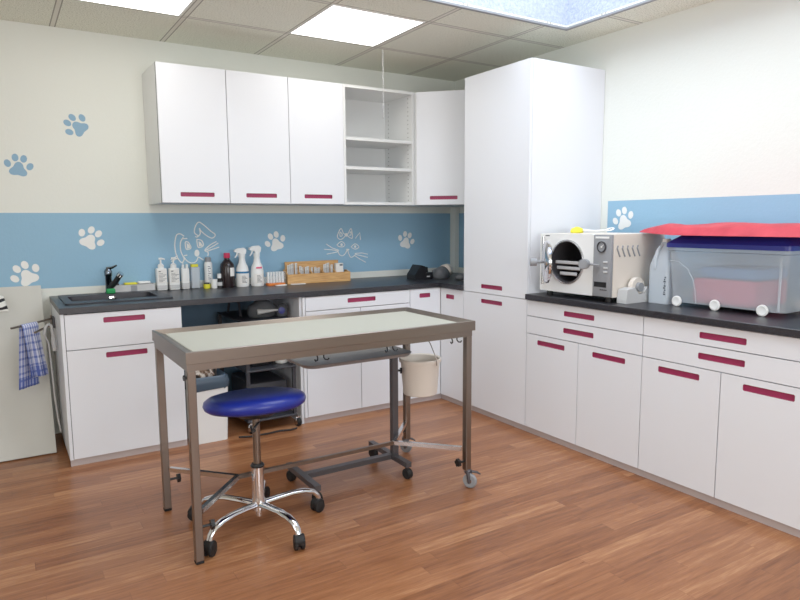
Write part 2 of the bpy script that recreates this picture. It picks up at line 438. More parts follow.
# corner base cabinet (L-shaped with a folding pair of narrow doors)
t = thing('corner_cabinet', 'white L-shaped corner base cabinet with two narrow doors meeting at a right angle', 'cabinet', (-.45, -.45, 0), group='white fitted base cabinets')
b = nb(); prism(b, [(KR + .001, -.004), (KR + .001, B + .021), (R + .021, B + .021), (R + .021, T0 + .001), (-.004, T0 + .001), (-.004, -.004)], ZP, ZU); obj('carcass', b, 'carc', t)
front('door', t, PB, KR, R - .001, ZP, ZU - .003, -.803, .812, .096, .033)
front('door', t, PR, T0, B - .001, ZP, ZU - .003, -.83, .803, .098, .033)
b = nb(); prism(b, [(KR, B + .038), (KR, B + .02), (R + .02, B + .02), (R + .02, T0), (R + .038, T0), (R + .038, B + .038)], 0, ZP); obj('plinth', b, 'plinth', t)
# tall cabinet
t = thing('tall_cabinet', 'tall white cupboard nearly ceiling high with an upper and a lower door', 'cabinet', (-.33, -1.318, 0))
b = nb(); bx(b, R + .021, -.003, T1 + .0005, T1 + .019, 0, TH); obj('side_panel', b, 'lam', t)
b = nb(); bx(b, R + .021, -.003, T0 - .019, T0 - .0005, 0, TH); obj('side_panel', b, 'lam', t)
b = nb(); bx(b, R + .021, -.003, T1 + .019, T0 - .019, ZP, TH); obj('carcass', b, 'carc', t)
front('door', t, PR, T1, T0, .863, TH, -1.297, .912, .218, .029)
front('door', t, PR, T1, T0, ZP, .863, -1.298, .810, .218, .029)
plinth(t, PR, T1, T0)
# right-hand base cabinets
for i, (a, c_, h1, h2) in enumerate(((T1, -2.506, -2.066, None), (-2.506, -3.372, -2.938, None))):
    lab = ['white base cabinet under the steriliser, two drawers over two doors', 'white base cabinet under the plastic storage box, two drawers over two doors'][i]
    t = thing('base_cabinet', lab, 'cabinet', (-.33, (a + c_) / 2, 0), group='white fitted base cabinets')
    carcass(t, PR, c_, a, ZP, ZU, DR)
    mid = (a + c_) / 2
    front('drawer', t, PR, c_, a, .7625, ZU - .003, mid + .006, .811)
    front('drawer', t, PR, c_, a, .6515, .7625, mid + .008, .7105)
    w = (a - c_) / 2
    front('door', t, PR, mid + .003, a, ZP, .6515, a - w / 2 + .006, .604, .226)
    front('door', t, PR, c_, mid + .003, ZP, .6515, c_ + w / 2 + .002, .604, .224)
    plinth(t, PR, c_, a)

# worktops
b = nb(); outer = [(X0 - .004, -.001), (X0 - .004, BW), (RW, BW), (RW, T0 + .002), (-.001, T0 + .002), (-.001, -.001)]
SK = (-3.150, -2.585, -.575, -.065)          # sink cut-out
holed(b, outer, [rrect(SK[0], SK[1], SK[2], SK[3], .02)], ZU + .0006, ZT, lambda u, v, w: (u, v, w))
o = simple('worktop', b, 'worktop', 'black speckled L-shaped worktop below the wall units, sink let into it', 'worktop', (-1.9, -.36, ZU))
b = nb(); bx(b, RW, -.001, -3.39, T1 - .001, ZU + .0006, ZT, .002, 1)
simple('worktop', b, 'worktop', 'straight black speckled worktop carrying the steriliser and the storage box', 'worktop', (-.34, -2.5, ZU))

# sink
t = thing('kitchen_sink', 'black composite inset sink in the worktop beside the leaning white panel', 'sink', (-2.87, -.32, ZT))
ident = lambda u, v, w: (u, v, w)
bo = rrect(-3.118, -2.635, -.480, -.178, .035, 5)
b = nb(); holed(b, rrect(-3.160, -2.572, -.588, -.055, .018), [bo], ZT + .001, ZT + .008, ident)
obj('rim', b, 'sink', t)
b = nb(); bi = rrect(-3.100, -2.653, -.462, -.196, .035, 5)
va = [b.verts.new((u, v, ZT + .006)) for u, v in bo]; vb = [b.verts.new((u, v, ZT - .155)) for u, v in bi]
for i in range(len(va)): b.faces.new((va[i], va[(i + 1) % len(va)], vb[(i + 1) % len(va)], vb[i]))
b.faces.new(vb); obj('basin', b, 'sink', t, smooth=True)
b = nb(); lathe(b, [(0, 0), (.04, 0), (.042, .004), (.03, .006), (0, .004)], (-2.87, -.33, ZT - .155)); obj('drain', b, 'chrome', t, smooth=True)
b = nb(); lathe(b, [(.011, 0), (.024, 0), (.024, .005), (.011, .007), (.011, 0)], (-2.862, -.1815, ZT - .028), axis=(0, -1, 0)); obj('overflow_ring', b, 'chrome', t, smooth=True)
# tap
tx, ty = -2.866, -.105
t = thing('tap', 'chrome and black mixer tap behind the sink with its spout angled upward', 'tap', (tx, ty, ZT + .008))
b = nb(); lathe(b, [(0, 0), (.026, 0), (.026, .006), (.021, .012), (.0205, .108), (.024, .114), (.025, .14), (.018, .156), (0, .158)], (tx, ty, ZT + .008)); obj('body', b, 'dchrome', t, smooth=True)
b = nb(); tube(b, [(tx + .004, ty - .008, ZT + .045), (tx + .035, ty - .03, ZT + .078), (tx + .06, ty - .05, ZT + .122)], [.02, .0185, .017], 14); sp_ = obj('spout', b, 'black', t, smooth=True)
b = nb(); tube(b, [(tx + .058, ty - .049, ZT + .120), (tx + .07, ty - .06, ZT + .136)], .020, 16); obj('aerator', b, 'chrome', sp_, smooth=True)
b = nb(); tube(b, [(tx - .006, ty, ZT + .165), (tx + .025, ty - .02, ZT + .174), (tx + .05, ty - .03, ZT + .188)], [.012, .008, .006], 10); obj('lever', b, 'dchrome', t, smooth=True)
b = nb(); bx(b, tx - .024, tx + .03, ty - .066, ty - .026, ZT + .0085, ZT + .040, .008, 3)
simple('cleaning_sponge', b, 'green', 'small green sponge standing at the foot of the tap', 'sponge', (tx, ty - .046, ZT + .0085), smooth=True)

# ------------------------------------------------------------------ wall units
us = [-2.574, -2.1457, -1.7213, -1.305, -.698]
WL = ['white wall unit at the open end of the row, above the sink', 'second white wall unit counting from the sink end of the row', 'white wall unit next to the open shelf unit']
hx = [-2.354, -1.929, -1.511]
for i in range(3):
    t = thing('wall_unit', WL[i], 'cabinet', ((us[i] + us[i + 1]) / 2, -.2, UB), group='white wall units with a single door')
    carcass(t, PU, us[i], us[i + 1], UB, UT, -U - .002)
    front('door', t, PU, us[i], us[i + 1], UB, UT, hx[i], 1.5355, .215, .028)
t = thing('open_shelf_unit', 'open white wall unit with two shelves and no door', 'shelf', (-1.0, -.2, UB))
xa, xb = us[3], us[4]
for s, (p0, p1) in enumerate(((xa + .001, xa + .019), (xb - .02, xb - .002))):
    b = nb(); bx(b, p0, p1, U + .004, -.002, UB, UT); obj('side_panel', b, 'pegs', t)
b = nb(); bx(b, xa + .019, xb - .02, U + .004, -.002, UT - .02, UT); obj('top_panel', b, 'carc', t)
b = nb(); bx(b, xa + .019, xb - .02, U + .004, -.002, UB, UB + .02); obj('bottom_panel', b, 'carc', t)
b = nb(); bx(b, xa + .019, xb - .02, -.012, -.002, UB + .02, UT - .02); obj('back_panel', b, 'carc', t)
for zc in (1.955, 1.747):
    b = nb(); bx(b, xa + .0195, xb - .0205, U + .012, -.0125, zc - .011, zc + .011, .001, 1); obj('shelf', b, 'carc', t)
t = thing('corner_wall_unit', 'white corner wall unit with a door set at an angle beside the tall cupboard', 'cabinet', (-.35, -.35, UB))
d0, d1 = Vector((-.696, U - .0)), Vector((U, -.696))
dn = Vector((1, 1)).normalized(); dd = (d1 - d0).normalized(); DL = (d1 - d0).length
b = nb(); q0 = d0 + dn * .021; q1 = d1 + dn * .021
prism(b, [(-.696, -.002), (-.696, q0.y + .012), (q0.x, q0.y), (q1.x, q1.y), (q1.x + .012, -.696), (-.002, -.696), (-.002, -.002)], UB, UT); obj('carcass', b, 'carc', t)
PD = lambda u, v, w: (d0.x + dd.x * u + dn.x * w, d0.y + dd.y * u + dn.y * w, v)
front('door', t, PD, .012, DL - .004, UB, UT, DL / 2 + .03, 1.5355, .215, .028)

# ------------------------------------------------------------------ painted decals on the walls
def paw(name, P, mt, label, sc=1., rot=0., flip=1, outline=True):
    b = nb()
    def blob(cx, cy, rx, ry, ang, w0, w1, grow=0, n=18):
        ca, sa = cos(ang), sin(ang); pts = []
        for k in range(n):
            a = 2 * pi * k / n; x, y = (rx + grow) * cos(a), (ry + grow) * sin(a)
            pts.append((cx + x * ca - y * sa, cy + x * sa + y * ca))
        return pts
    def place(pts):
        c, s = cos(rot), sin(rot)
        return [((x * c - y * s) * sc, (x * s + y * c) * sc) for x, y in pts]
    pad = []
    for k in range(36):
        a = 2 * pi * k / 36
        r = .037 + .0085 * cos(3 * (a - pi / 2))
        pad.append((r * cos(a) * 1.08, -.022 + r * sin(a)))
    shapes = [pad]
    for cx, cy, ang in ((-.055, .006, .4), (-.021, .044, .12), (.021, .044, -.12), (.055, .006, -.4)):
        shapes.append(blob(cx, cy, .0168, .0215, ang, 0, 0))
    for s in shapes:
        prism(b, place(s), .0005, .0014, P)
    o = obj(name, b, mt)
    tag(o, label, 'wall decal', 'paw prints painted on the walls'); return o
def onb(cx, cz): return lambda u, v, w: (cx + u, -w, cz + v)
def onr(cy, cz): return lambda u, v, w: (-w, cy - u, cz + v)
paw('paw_print', onb(-2.982, 1.972), 'decalb', 'blue paw print on the cream wall, higher of the two', 1.1, radians(50))
paw('paw_print', onb(-3.316, 1.708), 'decalb', 'blue paw print on the cream wall, lower of the two', 1.08, radians(-8))
paw('paw_print', onb(-2.943, 1.259), 'decal', 'white paw print on the blue band above the sink', 1.15, radians(-32))
paw('paw_print', onb(-3.322, 1.045), 'decal', 'white paw print just above the leaning white panel', 1.2, radians(28))
paw('paw_print', onb(-1.68, 1.209), 'decal', 'white paw print on the blue band above the spray bottles', 1.16, radians(18))
paw('paw_print', onb(-.51, 1.195), 'decal', 'white paw print on the blue band near the wall corner', 1.16, radians(-15))
paw('paw_print', onr(-1.825, 1.362), 'decal', 'white paw print on the side wall above the steriliser', 1.14, radians(18))

def line_art(name, label, P, lines, fills, r):
    b = nb()
    for l in lines:
        tube(b, [P(u, v, .0012) for u, v in l], r, 6)
    for f in fills: prism(b, f, .0004, .0016, P)
    return tag(obj(name, b, 'decal'), label, 'wall decal')
# pixel-measured strokes turned into wall metres (each drawing is a flat mural on the back wall)
def smooth_pts(pts, n=5):
    out = []
    for i in range(len(pts) - 1):
        p0 = pts[max(i - 1, 0)]; p1 = pts[i]; p2 = pts[i + 1]; p3 = pts[min(i + 2, len(pts) - 1)]
        for k in range(n):
            t_ = k / n
            out.append(tuple(.5 * (2 * p1[j] + (p2[j] - p0[j]) * t_ + (2 * p0[j] - 5 * p1[j] + 4 * p2[j] - p3[j]) * t_ ** 2 + (3 * p1[j] - p0[j] - 3 * p2[j] + p3[j]) * t_ ** 3) for j in (0, 1)))
    out.append(pts[-1]); return out
def art_pts(raw, ax, az): return [(ax[0] * x + ax[1] * y + ax[2], az[0] * x + az[1] * y + az[2]) for x, y in raw]
RB = dict(ax=(.000871, -.000039, -2.5104), az=(-.000019, -.00088, 1.4176))
rabbit = [[(190, 170), (160, 152), (130, 165), (118, 240), (130, 320), (160, 370), (185, 385)], [(185, 178), (162, 220), (165, 290), (190, 350), (175, 380)],
          [(215, 188), (180, 190)], [(300, 165), (272, 140), (280, 90), (305, 58), (340, 75), (400, 125), (440, 158), (415, 185), (370, 165), (325, 128), (312, 108), (318, 150), (295, 175), (278, 172)],
          [(200, 215), (222, 218), (245, 262), (210, 275), (200, 240), (200, 215)], [(290, 195), (330, 205), (342, 245), (302, 258), (290, 195)],
          [(188, 335), (215, 368), (250, 384), (285, 372), (302, 335)], [(305, 335), (345, 362)], [(380, 330), (382, 300), (355, 282), (400, 240), (450, 212)], [(358, 285), (410, 258), (465, 225)], [(375, 290), (420, 275), (472, 258)],
          [(140, 325), (85, 355)], [(135, 345), (90, 370)], [(215, 320), (190, 325)]]
L = [smooth_pts(art_pts(l, **RB)) if len(l) > 3 else art_pts(l, **RB) for l in rabbit]
nose = art_pts([(272 + 20 + 20 * cos(2 * pi * k / 18), 305 + 28 * sin(2 * pi * k / 18)) for k in range(18)], **RB)
e1 = art_pts([(210, 222), (232, 240), (240, 262), (214, 270)], **RB)[::-1]
e2 = art_pts([(305, 210), (325, 220), (338, 245), (308, 252)], **RB)[::-1]
line_art('rabbit_drawing', 'white line drawing of a rabbit face with one folded ear on the blue band', onb(0, 0), L, [nose, e1, e2], .0042)
CT = dict(ax=(.000892, -.000016, -1.3986), az=(-.00002, -.000797, 1.3777))
cat = [[(275, 180), (272, 150), (305, 85), (330, 130), (350, 150), (330, 180), (300, 195), (275, 180)], [(295, 140), (300, 120), (320, 150), (300, 165), (295, 140)], [(365, 150), (380, 130), (405, 85), (418, 120), (420, 180), (395, 175), (365, 150)],
       [(395, 130), (408, 115), (405, 150), (390, 150)], [(452, 182), (497, 125), (505, 198)],
       [(265, 248), (310, 215), (345, 245), (325, 268), (285, 265), (265, 248)], [(410, 268), (450, 238), (488, 270), (455, 292), (420, 280), (410, 268)],
       [(275, 310), (290, 345), (320, 358), (350, 335), (370, 300), (385, 340), (405, 375), (440, 360), (462, 335)], [(360, 292), (386, 294), (370, 304), (360, 292)],
       [(160, 240), (220, 280), (285, 303)], [(140, 292), (220, 298), (280, 310)], [(165, 340), (230, 328), (278, 316)], [(445, 335), (520, 332), (580, 345)], [(450, 345), (520, 362), (580, 378)], [(440, 355), (500, 395), (560, 428)]]
L = [smooth_pts(art_pts(l, **CT)) if len(l) > 3 else art_pts(l, **CT) for l in cat]
bow = art_pts([(360 + 16 * cos(2 * pi * k / 12), 148 + 18 * sin(2 * pi * k / 12)) for k in range(12)], **CT)
p1_ = art_pts([(312 + 12 * cos(2 * pi * k / 12), 246 + 14 * sin(2 * pi * k / 12)) for k in range(12)], **CT)
p2_ = art_pts([(450 + 12 * cos(2 * pi * k / 12), 266 + 14 * sin(2 * pi * k / 12)) for k in range(12)], **CT)
line_art('cat_drawing', 'white line drawing of a cat face with whiskers on the blue band', onb(0, 0), L, [bow, p1_, p2_], .0036)

# ------------------------------------------------------------------ ceiling lights, pull chain
def ceiling_light(x0, x1, y0, y1, label):
    t = thing('ceiling_light', label, 'light', ((x0 + x1) / 2, (y0 + y1) / 2, CZ), group='square recessed ceiling lights')
    b = nb(); holed(b, rect(x0 - .012, x1 + .012, y0 - .012, y1 + .012), [rect(x0, x1, y0, y1)], CZ - .006, CZ - .0006, ident); obj('frame', b, 'white', t)
    b = nb(); bx(b, x0, x1, y0, y1, CZ - .004, CZ - .001); obj('diffuser', b, 'lamp', t)
ceiling_light(-1.779, -1.18, -1.247, -.638, 'square white ceiling light above the open shelf unit')
ceiling_light(-3.07, -2.476, -1.247, -.632, 'square white ceiling light cut off by the top edge, over the sink side')
b = nb(); cx, cy = -1.062, -.572
z = CZ - .002; k = 0
while z > 2.105:
    lathe(b, [(0, -.005), (.0038, -.003), (.0048, 0), (.0038, .003), (0, .005)], (cx + .002 * sin(k * .9), cy, z), 8); z -= .0145; k += 1
tube(b, [(cx, cy, CZ - .001), (cx, cy, 2.105)], .0011, 6)
tube(b, [(cx + .004, cy, 2.108), (cx - .006, cy, 2.098), (cx, cy, 2.085), (cx + .008, cy, 2.092)], .0022, 6)
simple('pull_chain', b, 'steel2', 'thin metal chain hanging from the ceiling before the open shelf unit', 'chain', (cx, cy, CZ), smooth=True)

# ------------------------------------------------------------------ things on the back worktop
Z0 = ZT + .0006
def dispenser(x, y, label):
    t = thing('soap_dispenser', label, 'bottle', (x, y, Z0), group='white pump dispensers')
    b = nb(); bx(b, x - .034, x + .034, y - .028, y + .028, Z0, Z0 + .15, .008, 3); bd = obj('body', b, 'white', t, smooth=True)
    k = nb(); bx(k, x - .0345, x + .0345, y - .0285, y + .0285, Z0 + .004, Z0 + .042, .008, 3); obj('clear_base', k, 'lgrey', bd, smooth=True)
    k = nb(); bx(k, x - .028, x + .028, y - .0296, y - .0282, Z0 + .05, Z0 + .14); lb = obj('paper_label', k, 'paper', bd)
    k = nb(); bx(k, x - .022, x - .008, y - .0302, y - .0297, Z0 + .127, Z0 + .133)
    for q in range(7): bx(k, x - .022, x + .004 + .012 * (q % 3), y - .0302, y - .0297, Z0 + .06 + q * .009, Z0 + .0625 + q * .009)
    obj('print', k, 'ink', lb)
    b = nb(); lathe(b, [(0, 0), (.02, 0), (.02, .022), (.012, .03), (.006, .034), (.006, .06), (0, .06)], (x, y, Z0 + .149)); pm = obj('pump', b, 'white', t, smooth=True)
    k = nb(); tube(k, [(x - .012, y, Z0 + .214), (x + .004, y - .004, Z0 + .216), (x + .026, y - .012, Z0 + .211)], [.008, .007, .0045], 10); obj('spout', k, 'white', pm, smooth=True)
dispenser(-2.528, -.055, 'white square pump dispenser nearer to the tap')
dispenser(-2.448, -.065, 'white square pump dispenser farther from the tap, touching its twin')
def bottle(name, x, y, prof, mt, label, cat='bottle', capm=None, cap=None, capname='cap', bands=(), sq=None, grp=None, seg=24):
    t = thing(name, label, cat, (x, y, Z0), group=grp)
    b = nb()
    if sq: bx(b, x - sq[0] / 2, x + sq[0] / 2, y - sq[1] / 2, y + sq[1] / 2, Z0, Z0 + sq[2], .008, 3)
    else: lathe(b, prof, (x, y, Z0), seg)
    bd = obj('body', b, mt, t, smooth=True)
    if cap: b = nb(); lathe(b, cap, (x, y, Z0), 20); obj(capname, b, capm, t, smooth=True)
    for z0, z1, r, m2, nm in bands:
        b = nb(); lathe(b, [(r - .001, z0), (r, z0), (r, z1), (r - .001, z1)], (x, y, Z0), 24); obj(nm, b, m2, bd, smooth=True)
    return t
def marks(t_parent, x, y, w, z0, z1, n, yoff):
    k = nb()
    for q in range(n):
        zz = z0 + (z1 - z0) * q / n
        bx(k, x - w / 2, x + w / 2 - .006 * (q % 3), y - yoff - .0005, y - yoff, zz, zz + (z1 - z0) / n * .35)
    obj('print', k, 'ink', t_parent)
t = bottle('flip_cap_bottle', -2.372, -.065, None, 'white', 'small white bottle with two nubs on top, beside the pump dispensers', sq=(.052, .045, .146))
for dx in (-.012, .014):
    b = nb(); lathe(b, [(0, 0), (.009, 0), (.009, .018), (.006, .026), (0, .026)], (-2.372 + dx, -.065, Z0 + .1455), 14); obj('cap', b, 'white', t, smooth=True)
b = nb(); bx(b, -2.3985, -2.3455, -.088, -.042, Z0 + .003, Z0 + .05, .008, 3); obj('clear_base', b, 'lgrey', t, smooth=True)
t = bottle('clear_bottle', -2.302, -.055, None, 'frost', 'translucent square bottle with a flat yellow lid', sq=(.06, .05, .15))
b = nb(); bx(b, -2.328, -2.281, -.076, -.034, Z0 + .15, Z0 + .17, .005, 2); obj('lid', b, 'yellow', t, smooth=True)
b = nb(); bx(b, -2.328, -2.276, -.076, -.034, Z0 + .004, Z0 + .045, .005, 2); obj('liquid', b, 'lgrey', t, smooth=True)
bottle('pot', -2.236, -.105, [(0, 0), (.021, 0), (.023, .004), (.023, .03), (0, .03)], 'yellow', 'tiny yellow pot with dark lid in front of the aerosol can', 'pot', 'dark', [(0, .0302), (.019, .0302), (.019, .04), (0, .04)], 'lid')
t = bottle('aerosol_can', -2.205, -.045, [(0, 0), (.027, 0), (.028, .004), (.028, .168), (.022, .182), (0, .182)], 'white', 'tall slim white aerosol can with a grey cap', 'spray can', 'grey', [(0, .1822), (.021, .1822), (.021, .21), (.016, .214), (0, .214)])
marks(t, -2.205, -.045, .02, Z0 + .06, Z0 + .16, 8, .0285)
b = nb(); lathe(b, [(0, .001), (.0195, 0), (.0225, .062), (.0205, .062), (.018, .004), (0, .004)], (-2.19, -.125, Z0), 20)
simple('cup', b, 'white', 'little white plastic cup in front of the aerosol can', 'cup', (-2.19, -.125, Z0), smooth=True)
bottle('vial', -2.148, -.112, [(0, 0), (.022, 0), (.022, .052), (.012, .06), (.012, .068), (0, .068)], 'black', 'small black vial with a white cap beside the dark brown bottle', 'bottle', 'white', [(0, .0682), (.014, .0682), (.014, .098), (0, .1)], bands=((.015, .04, .0224, 'lgrey', 'paper_label'),))
t = bottle('chemical_bottle', -2.089, -.11, [(0, 0), (.048, 0), (.05, .006), (.05, .14), (.045, .165), (.026, .19), (.019, .2), (.019, .208), (0, .208)], 'brown', 'large dark brown bottle with a pink screw cap', 'bottle', 'red', [(0, .2082), (.021, .2082), (.023, .214), (.021, .243), (0, .245)])
k = nb(); prism(k, [(-2.089 + .0505 * sin(a / 10), -.11 - .0505 * cos(a / 10)) for a in range(1, 10)] + [(-2.089 + .0509 * sin(a / 10), -.11 - .0509 * cos(a / 10)) for a in range(9, 0, -1)], Z0 + .08, Z0 + .14); pl = obj('paper_label', k, 'paper', t)
def spray(x, y, h, label, band, seed):
    t = thing('spray_bottle', label, 'spray bottle', (x, y, Z0), group='white trigger spray bottles')
    b = nb(); lathe(b, [(0, 0), (.043, 0), (.046, .006), (.046, .105), (.04, .14), (.026, .17), (.021, .2), (.021, .212), (0, .212)], (x, y, Z0), 26); bd = obj('body', b, 'white', t, smooth=True)
    if band == 'blue':
        k = nb(); lathe(k, [(.045, .096), (.0465, .096), (.0465, .11), (.045, .11)], (x, y, Z0), 26); obj('blue_band', k, 'cyan', bd, smooth=True)
    else:
        k = nb(); bx(k, x - .022, x + .02, y - .0472, y - .043, Z0 + .128, Z0 + .14); obj('pink_mark', k, 'pink', bd)
    k = nb(); prism(k, [(x + .0463 * sin(a / 10), y - .0463 * cos(a / 10)) for a in range(-8, 9)] + [(x + .0466 * sin(a / 10), y - .0466 * cos(a / 10)) for a in range(8, -9, -1)], Z0 + .02, Z0 + .09); lb = obj('paper_label', k, 'paper', bd)
    marks(lb, x, y, .036, Z0 + .03, Z0 + .085, 6, .0468)
    b = nb(); cyl(b, (x, y, Z0 + .2125), (x, y, Z0 + .235), .0235, 18)
    a = [(-.062, .262), (-.06, .276), (-.03, .288), (.018, .29), (.034, .276), (.03, .25), (.018, .235), (-.014, .235), (-.02, .252), (-.045, .258)]
    sc_ = h / .29
    prism(b, [(x + u * .9, Z0 + v * sc_) for u, v in a], y - .013, y + .013, lambda u, v, w: (u, w, v))
    hd = obj('spray_head', b, 'white', t, smooth=True)
    b = nb(); tube(b, [(x - .03, y, Z0 + .256 * sc_), (x - .037, y, Z0 + .236 * sc_), (x - .05, y, Z0 + .218 * sc_)], [.007, .006, .004], 8); obj('trigger', b, 'white', hd, smooth=True)
spray(-1.985, -.125, .276, 'white trigger spray bottle with a blue band round its belly', 'blue', 1)
spray(-1.882, -.145, .29, 'white trigger spray bottle with a small pink mark', 'pink', 2)
# test tube style rack
t = thing('strip_rack', 'clear rack of upright white tubes on an orange base', 'rack', (-1.76, -.185, Z0))
b = nb(); bx(b, -1.825, -1.695, -.215, -.155, Z0, Z0 + .018, .003, 1); obj('base', b, 'orange', t)
b = nb()
for q in range(2): bx(b, -1.825, -1.695, (-.215, -.157)[q], (-.213, -.155)[q], Z0 + .0185, Z0 + .1)
obj('clear_panel', b, 'clear', t)
for q in range(6):
    b = nb(); lathe(b, [(0, 0), (.0085, .002), (.0085, .078), (0, .080)], (-1.815 + q * .022, -.185, Z0 + .0185), 12); obj('tube', b, 'white', t, smooth=True)
b = nb(); bx(b, -.042, .042, -.012, .012, 0, .007, .002, 1); bmesh.ops.transform(b, matrix=Matrix.Translation((-1.74, -.245, Z0)) @ Matrix.Rotation(.12, 4, 'Z'), verts=b.verts)
simple('flat_stick', b, 'paper', 'flat white stick lying in front of the tube rack', 'stick', (-1.74, -.245, Z0))
b = nb(); bx(b, -.055, .055, -.014, .014, 0, .006, .002, 1); bmesh.ops.transform(b, matrix=Matrix.Translation((-1.60, -.225, Z0)) @ Matrix.Rotation(-.08, 4, 'Z'), verts=b.verts)
simple('paper_slip', b, 'paper', 'narrow white packet lying in front of the wooden organiser', 'packet', (-1.60, -.225, Z0))
# wooden organiser with packets of syringes
ox0, ox1, oyf, oyb = -1.665, -1.145, -.185, -.085
t = thing('wooden_organiser', 'light wooden stepped desk organiser on the back worktop', 'organiser', (-1.45, -.18, Z0))
b = nb(); bx(b, ox0, ox1, oyf, oyb, Z0, Z0 + .012); obj('base', b, 'ply', t)
b = nb(); prism(b, [(ox0 + .018, 0), (ox1 - .06, 0), (ox1 - .06, .148), (ox0 + .018, .148)], oyb - .01, oyb, lambda u, v, w: (u, w, Z0 + .0122 + v)); obj('back_panel', b, 'ply', t)
b = nb(); bx(b, ox0, ox1, oyf, oyf + .01, Z0 + .0122, Z0 + .072); obj('front_panel', b, 'ply', t)
xs_ = [ox0, -1.565, -1.465, -1.37, -1.27, ox1 - .01]
for i, xx in enumerate(xs_):
    b = nb(); hgt = .1 if i < 5 else .07
    prism(b, [(oyf + .0105, .0122), (oyb - .0105, .0122), (oyb - .0105, .105 if i < 5 else .085), (oyb - .03, .1 if i < 5 else .085), (oyf + .0105, .072)], xx, xx + .01, lambda u, v, w: (w, u, Z0 + v)); obj('divider', b, 'ply', t)
cells = [(0, .14, 4), (1, .115, 4), (2, .104, 4), (3, .13, 4), (4, .138, 1)]
where = ['the end compartment nearest the tubes', 'the second compartment from the tubes', 'the middle compartment', 'the fourth compartment from the tubes', 'the last filled compartment']
for ci, hgt, n in cells:
    for q in range(n):
        xa_ = xs_[ci] + .014; xb_ = (xs_[ci + 1] - .004)
        if n == 1:
            t = thing('paper_box', 'white packet with a dark corner standing alone in %s of the organiser' % where[ci], 'packet', (xa_ + .036, -.135, Z0 + .013))
            b = nb(); bx(b, xa_ + .004, xa_ + .068, -.150, -.118, Z0 + .0128, Z0 + .138, .002, 1); bd = obj('carton', b, 'paper', t)
            b = nb(); bx(b, xa_ + .036, xa_ + .062, -.1506, -.1502, Z0 + .118, Z0 + .13); obj('dark_mark', b, 'ink', bd)
            continue
        w_ = (xb_ - xa_) / n
        xc_ = xa_ + w_ * (q + .5); yc_ = -.142 + .02 * ((q * 7 + ci) % 3) / 2; hh_ = hgt * (.9 + .1 * ((q * 5 + ci * 3) % 4) / 3)
        t = thing('wrapped_packet', 'slim white packet standing in %s of the wooden organiser' % where[ci], 'packet', (xc_, yc_, Z0 + .013), group='slim packets in %s' % where[ci])
        b = nb(); tl = .005 * (1 if q % 2 else -1)
        bx(b, xc_ - w_ * .44, xc_ + w_ * .44, yc_ - .003, yc_ + .003, Z0 + .0128, Z0 + .0128 + hh_, .0015, 1); obj('wrapper', b, 'paper', t)
        b = nb(); lathe(b, [(0, 0), (.005, 0), (.005, hh_ * .72), (.0075, hh_ * .72), (.0075, hh_ * .74), (.002, hh_ * .74), (.002, hh_ * .93), (.006, hh_ * .93), (.006, hh_ * .96), (0, hh_ * .96)], (xc_, yc_ - .0085, Z0 + .0135), 10); obj('inner_stick', b, 'lgrey', t, smooth=True)
# tray behind the tap
t = thing('plastic_tray', 'low translucent tray against the wall behind the tap', 'tray', (-2.70, -.045, Z0))
b = nb(); x0_, x1_, y0_, y1_ = -2.835, -2.577, -.078, -.006
bx(b, x0_, x1_, y0_, y1_, Z0, Z0 + .004); bx(b, x0_, x1_, y0_, y0_ + .003, Z0 + .004, Z0 + .05); bx(b, x0_, x1_, y1_ - .003, y1_, Z0 + .004, Z0 + .05)
bx(b, x0_, x0_ + .003, y0_ + .003, y1_ - .003, Z0 + .004, Z0 + .05); bx(b, x1_ - .003, x1_, y0_ + .003, y1_ - .003, Z0 + .004, Z0 + .05)
obj('shell', b, 'lgrey', t)
b = nb(); bx(b, -2.73, -2.69, y0_ - .0012, y0_ - .0002, Z0 + .008, Z0 + .046); obj('grey_patch', b, 'grey', t)
b = nb(); bx(b, -2.765, -2.685, -.07, -.015, Z0 + .0505, Z0 + .063, .004, 2); simple('sponge', b, 'yellow', 'flat yellow sponge resting on the tray behind the tap', 'sponge', (-2.72, -.04, Z0 + .05), smooth=True)
b = nb(); bx(b, -2.68, -2.6, -.068, -.017, Z0 + .0505, Z0 + .069, .009, 3); simple('folded_cloth', b, 'white', 'white folded cloth resting on the tray behind the tap', 'cloth', (-2.64, -.04, Z0 + .05), smooth=True)
b = nb(); bx(b, -2.825, -2.797, -.06, -.03, Z0 + .0505, Z0 + .062, .003, 2); simple('plug', b, 'dark', 'small dark plug on the end of the tray nearest the tap', 'plug', (-2.81, -.045, Z0 + .05), smooth=True)

# corner items
t = thing('charging_station', 'black charging cradle on the worktop near the wall corner', 'charger', (-.63, -.39, Z0))
b = nb(); prism(b, [(-.715, 0), (-.55, 0), (-.55, .055), (-.61, .05), (-.622, .105), (-.66, .115), (-.715, .04)], -.45, -.33, lambda u, v, w: (u, w, Z0 + v)); obj('body', b, 'black', t)
b = nb(); prism(b, [(-.592, .052), (-.572, .054), (-.576, .095), (-.585, .097)], -.42, -.36, lambda u, v, w: (u, w, Z0 + v)); obj('prong', b, 'black', t)
b = nb(); bx(b, -.605, -.575, -.4512, -.4502, Z0 + .02, Z0 + .027); obj('badge', b, 'lgrey', t)
def lump(cx, cy, z0, rx, ry, h, seed, bmn=20, amp=.12):
    b = nb(); rnd = random.Random(seed); ph = [rnd.uniform(0, 6.28) for _ in range(6)]
    bmesh.ops.create_uvsphere(b, u_segments=bmn, v_segments=12, radius=1)
    for v in b.verts:
        c = v.co.copy()
        f = 1 + amp * (sin(3 * c.x + ph[0]) + sin(4 * c.y + ph[1]) + .7 * sin(6 * c.x + 5 * c.z + ph[2])) / 2
        v.co = Vector((cx + rx * c.x * f, cy + ry * c.y * f, z0 + max(0, (c.z + .55) / 1.55) * h * f))
    return b
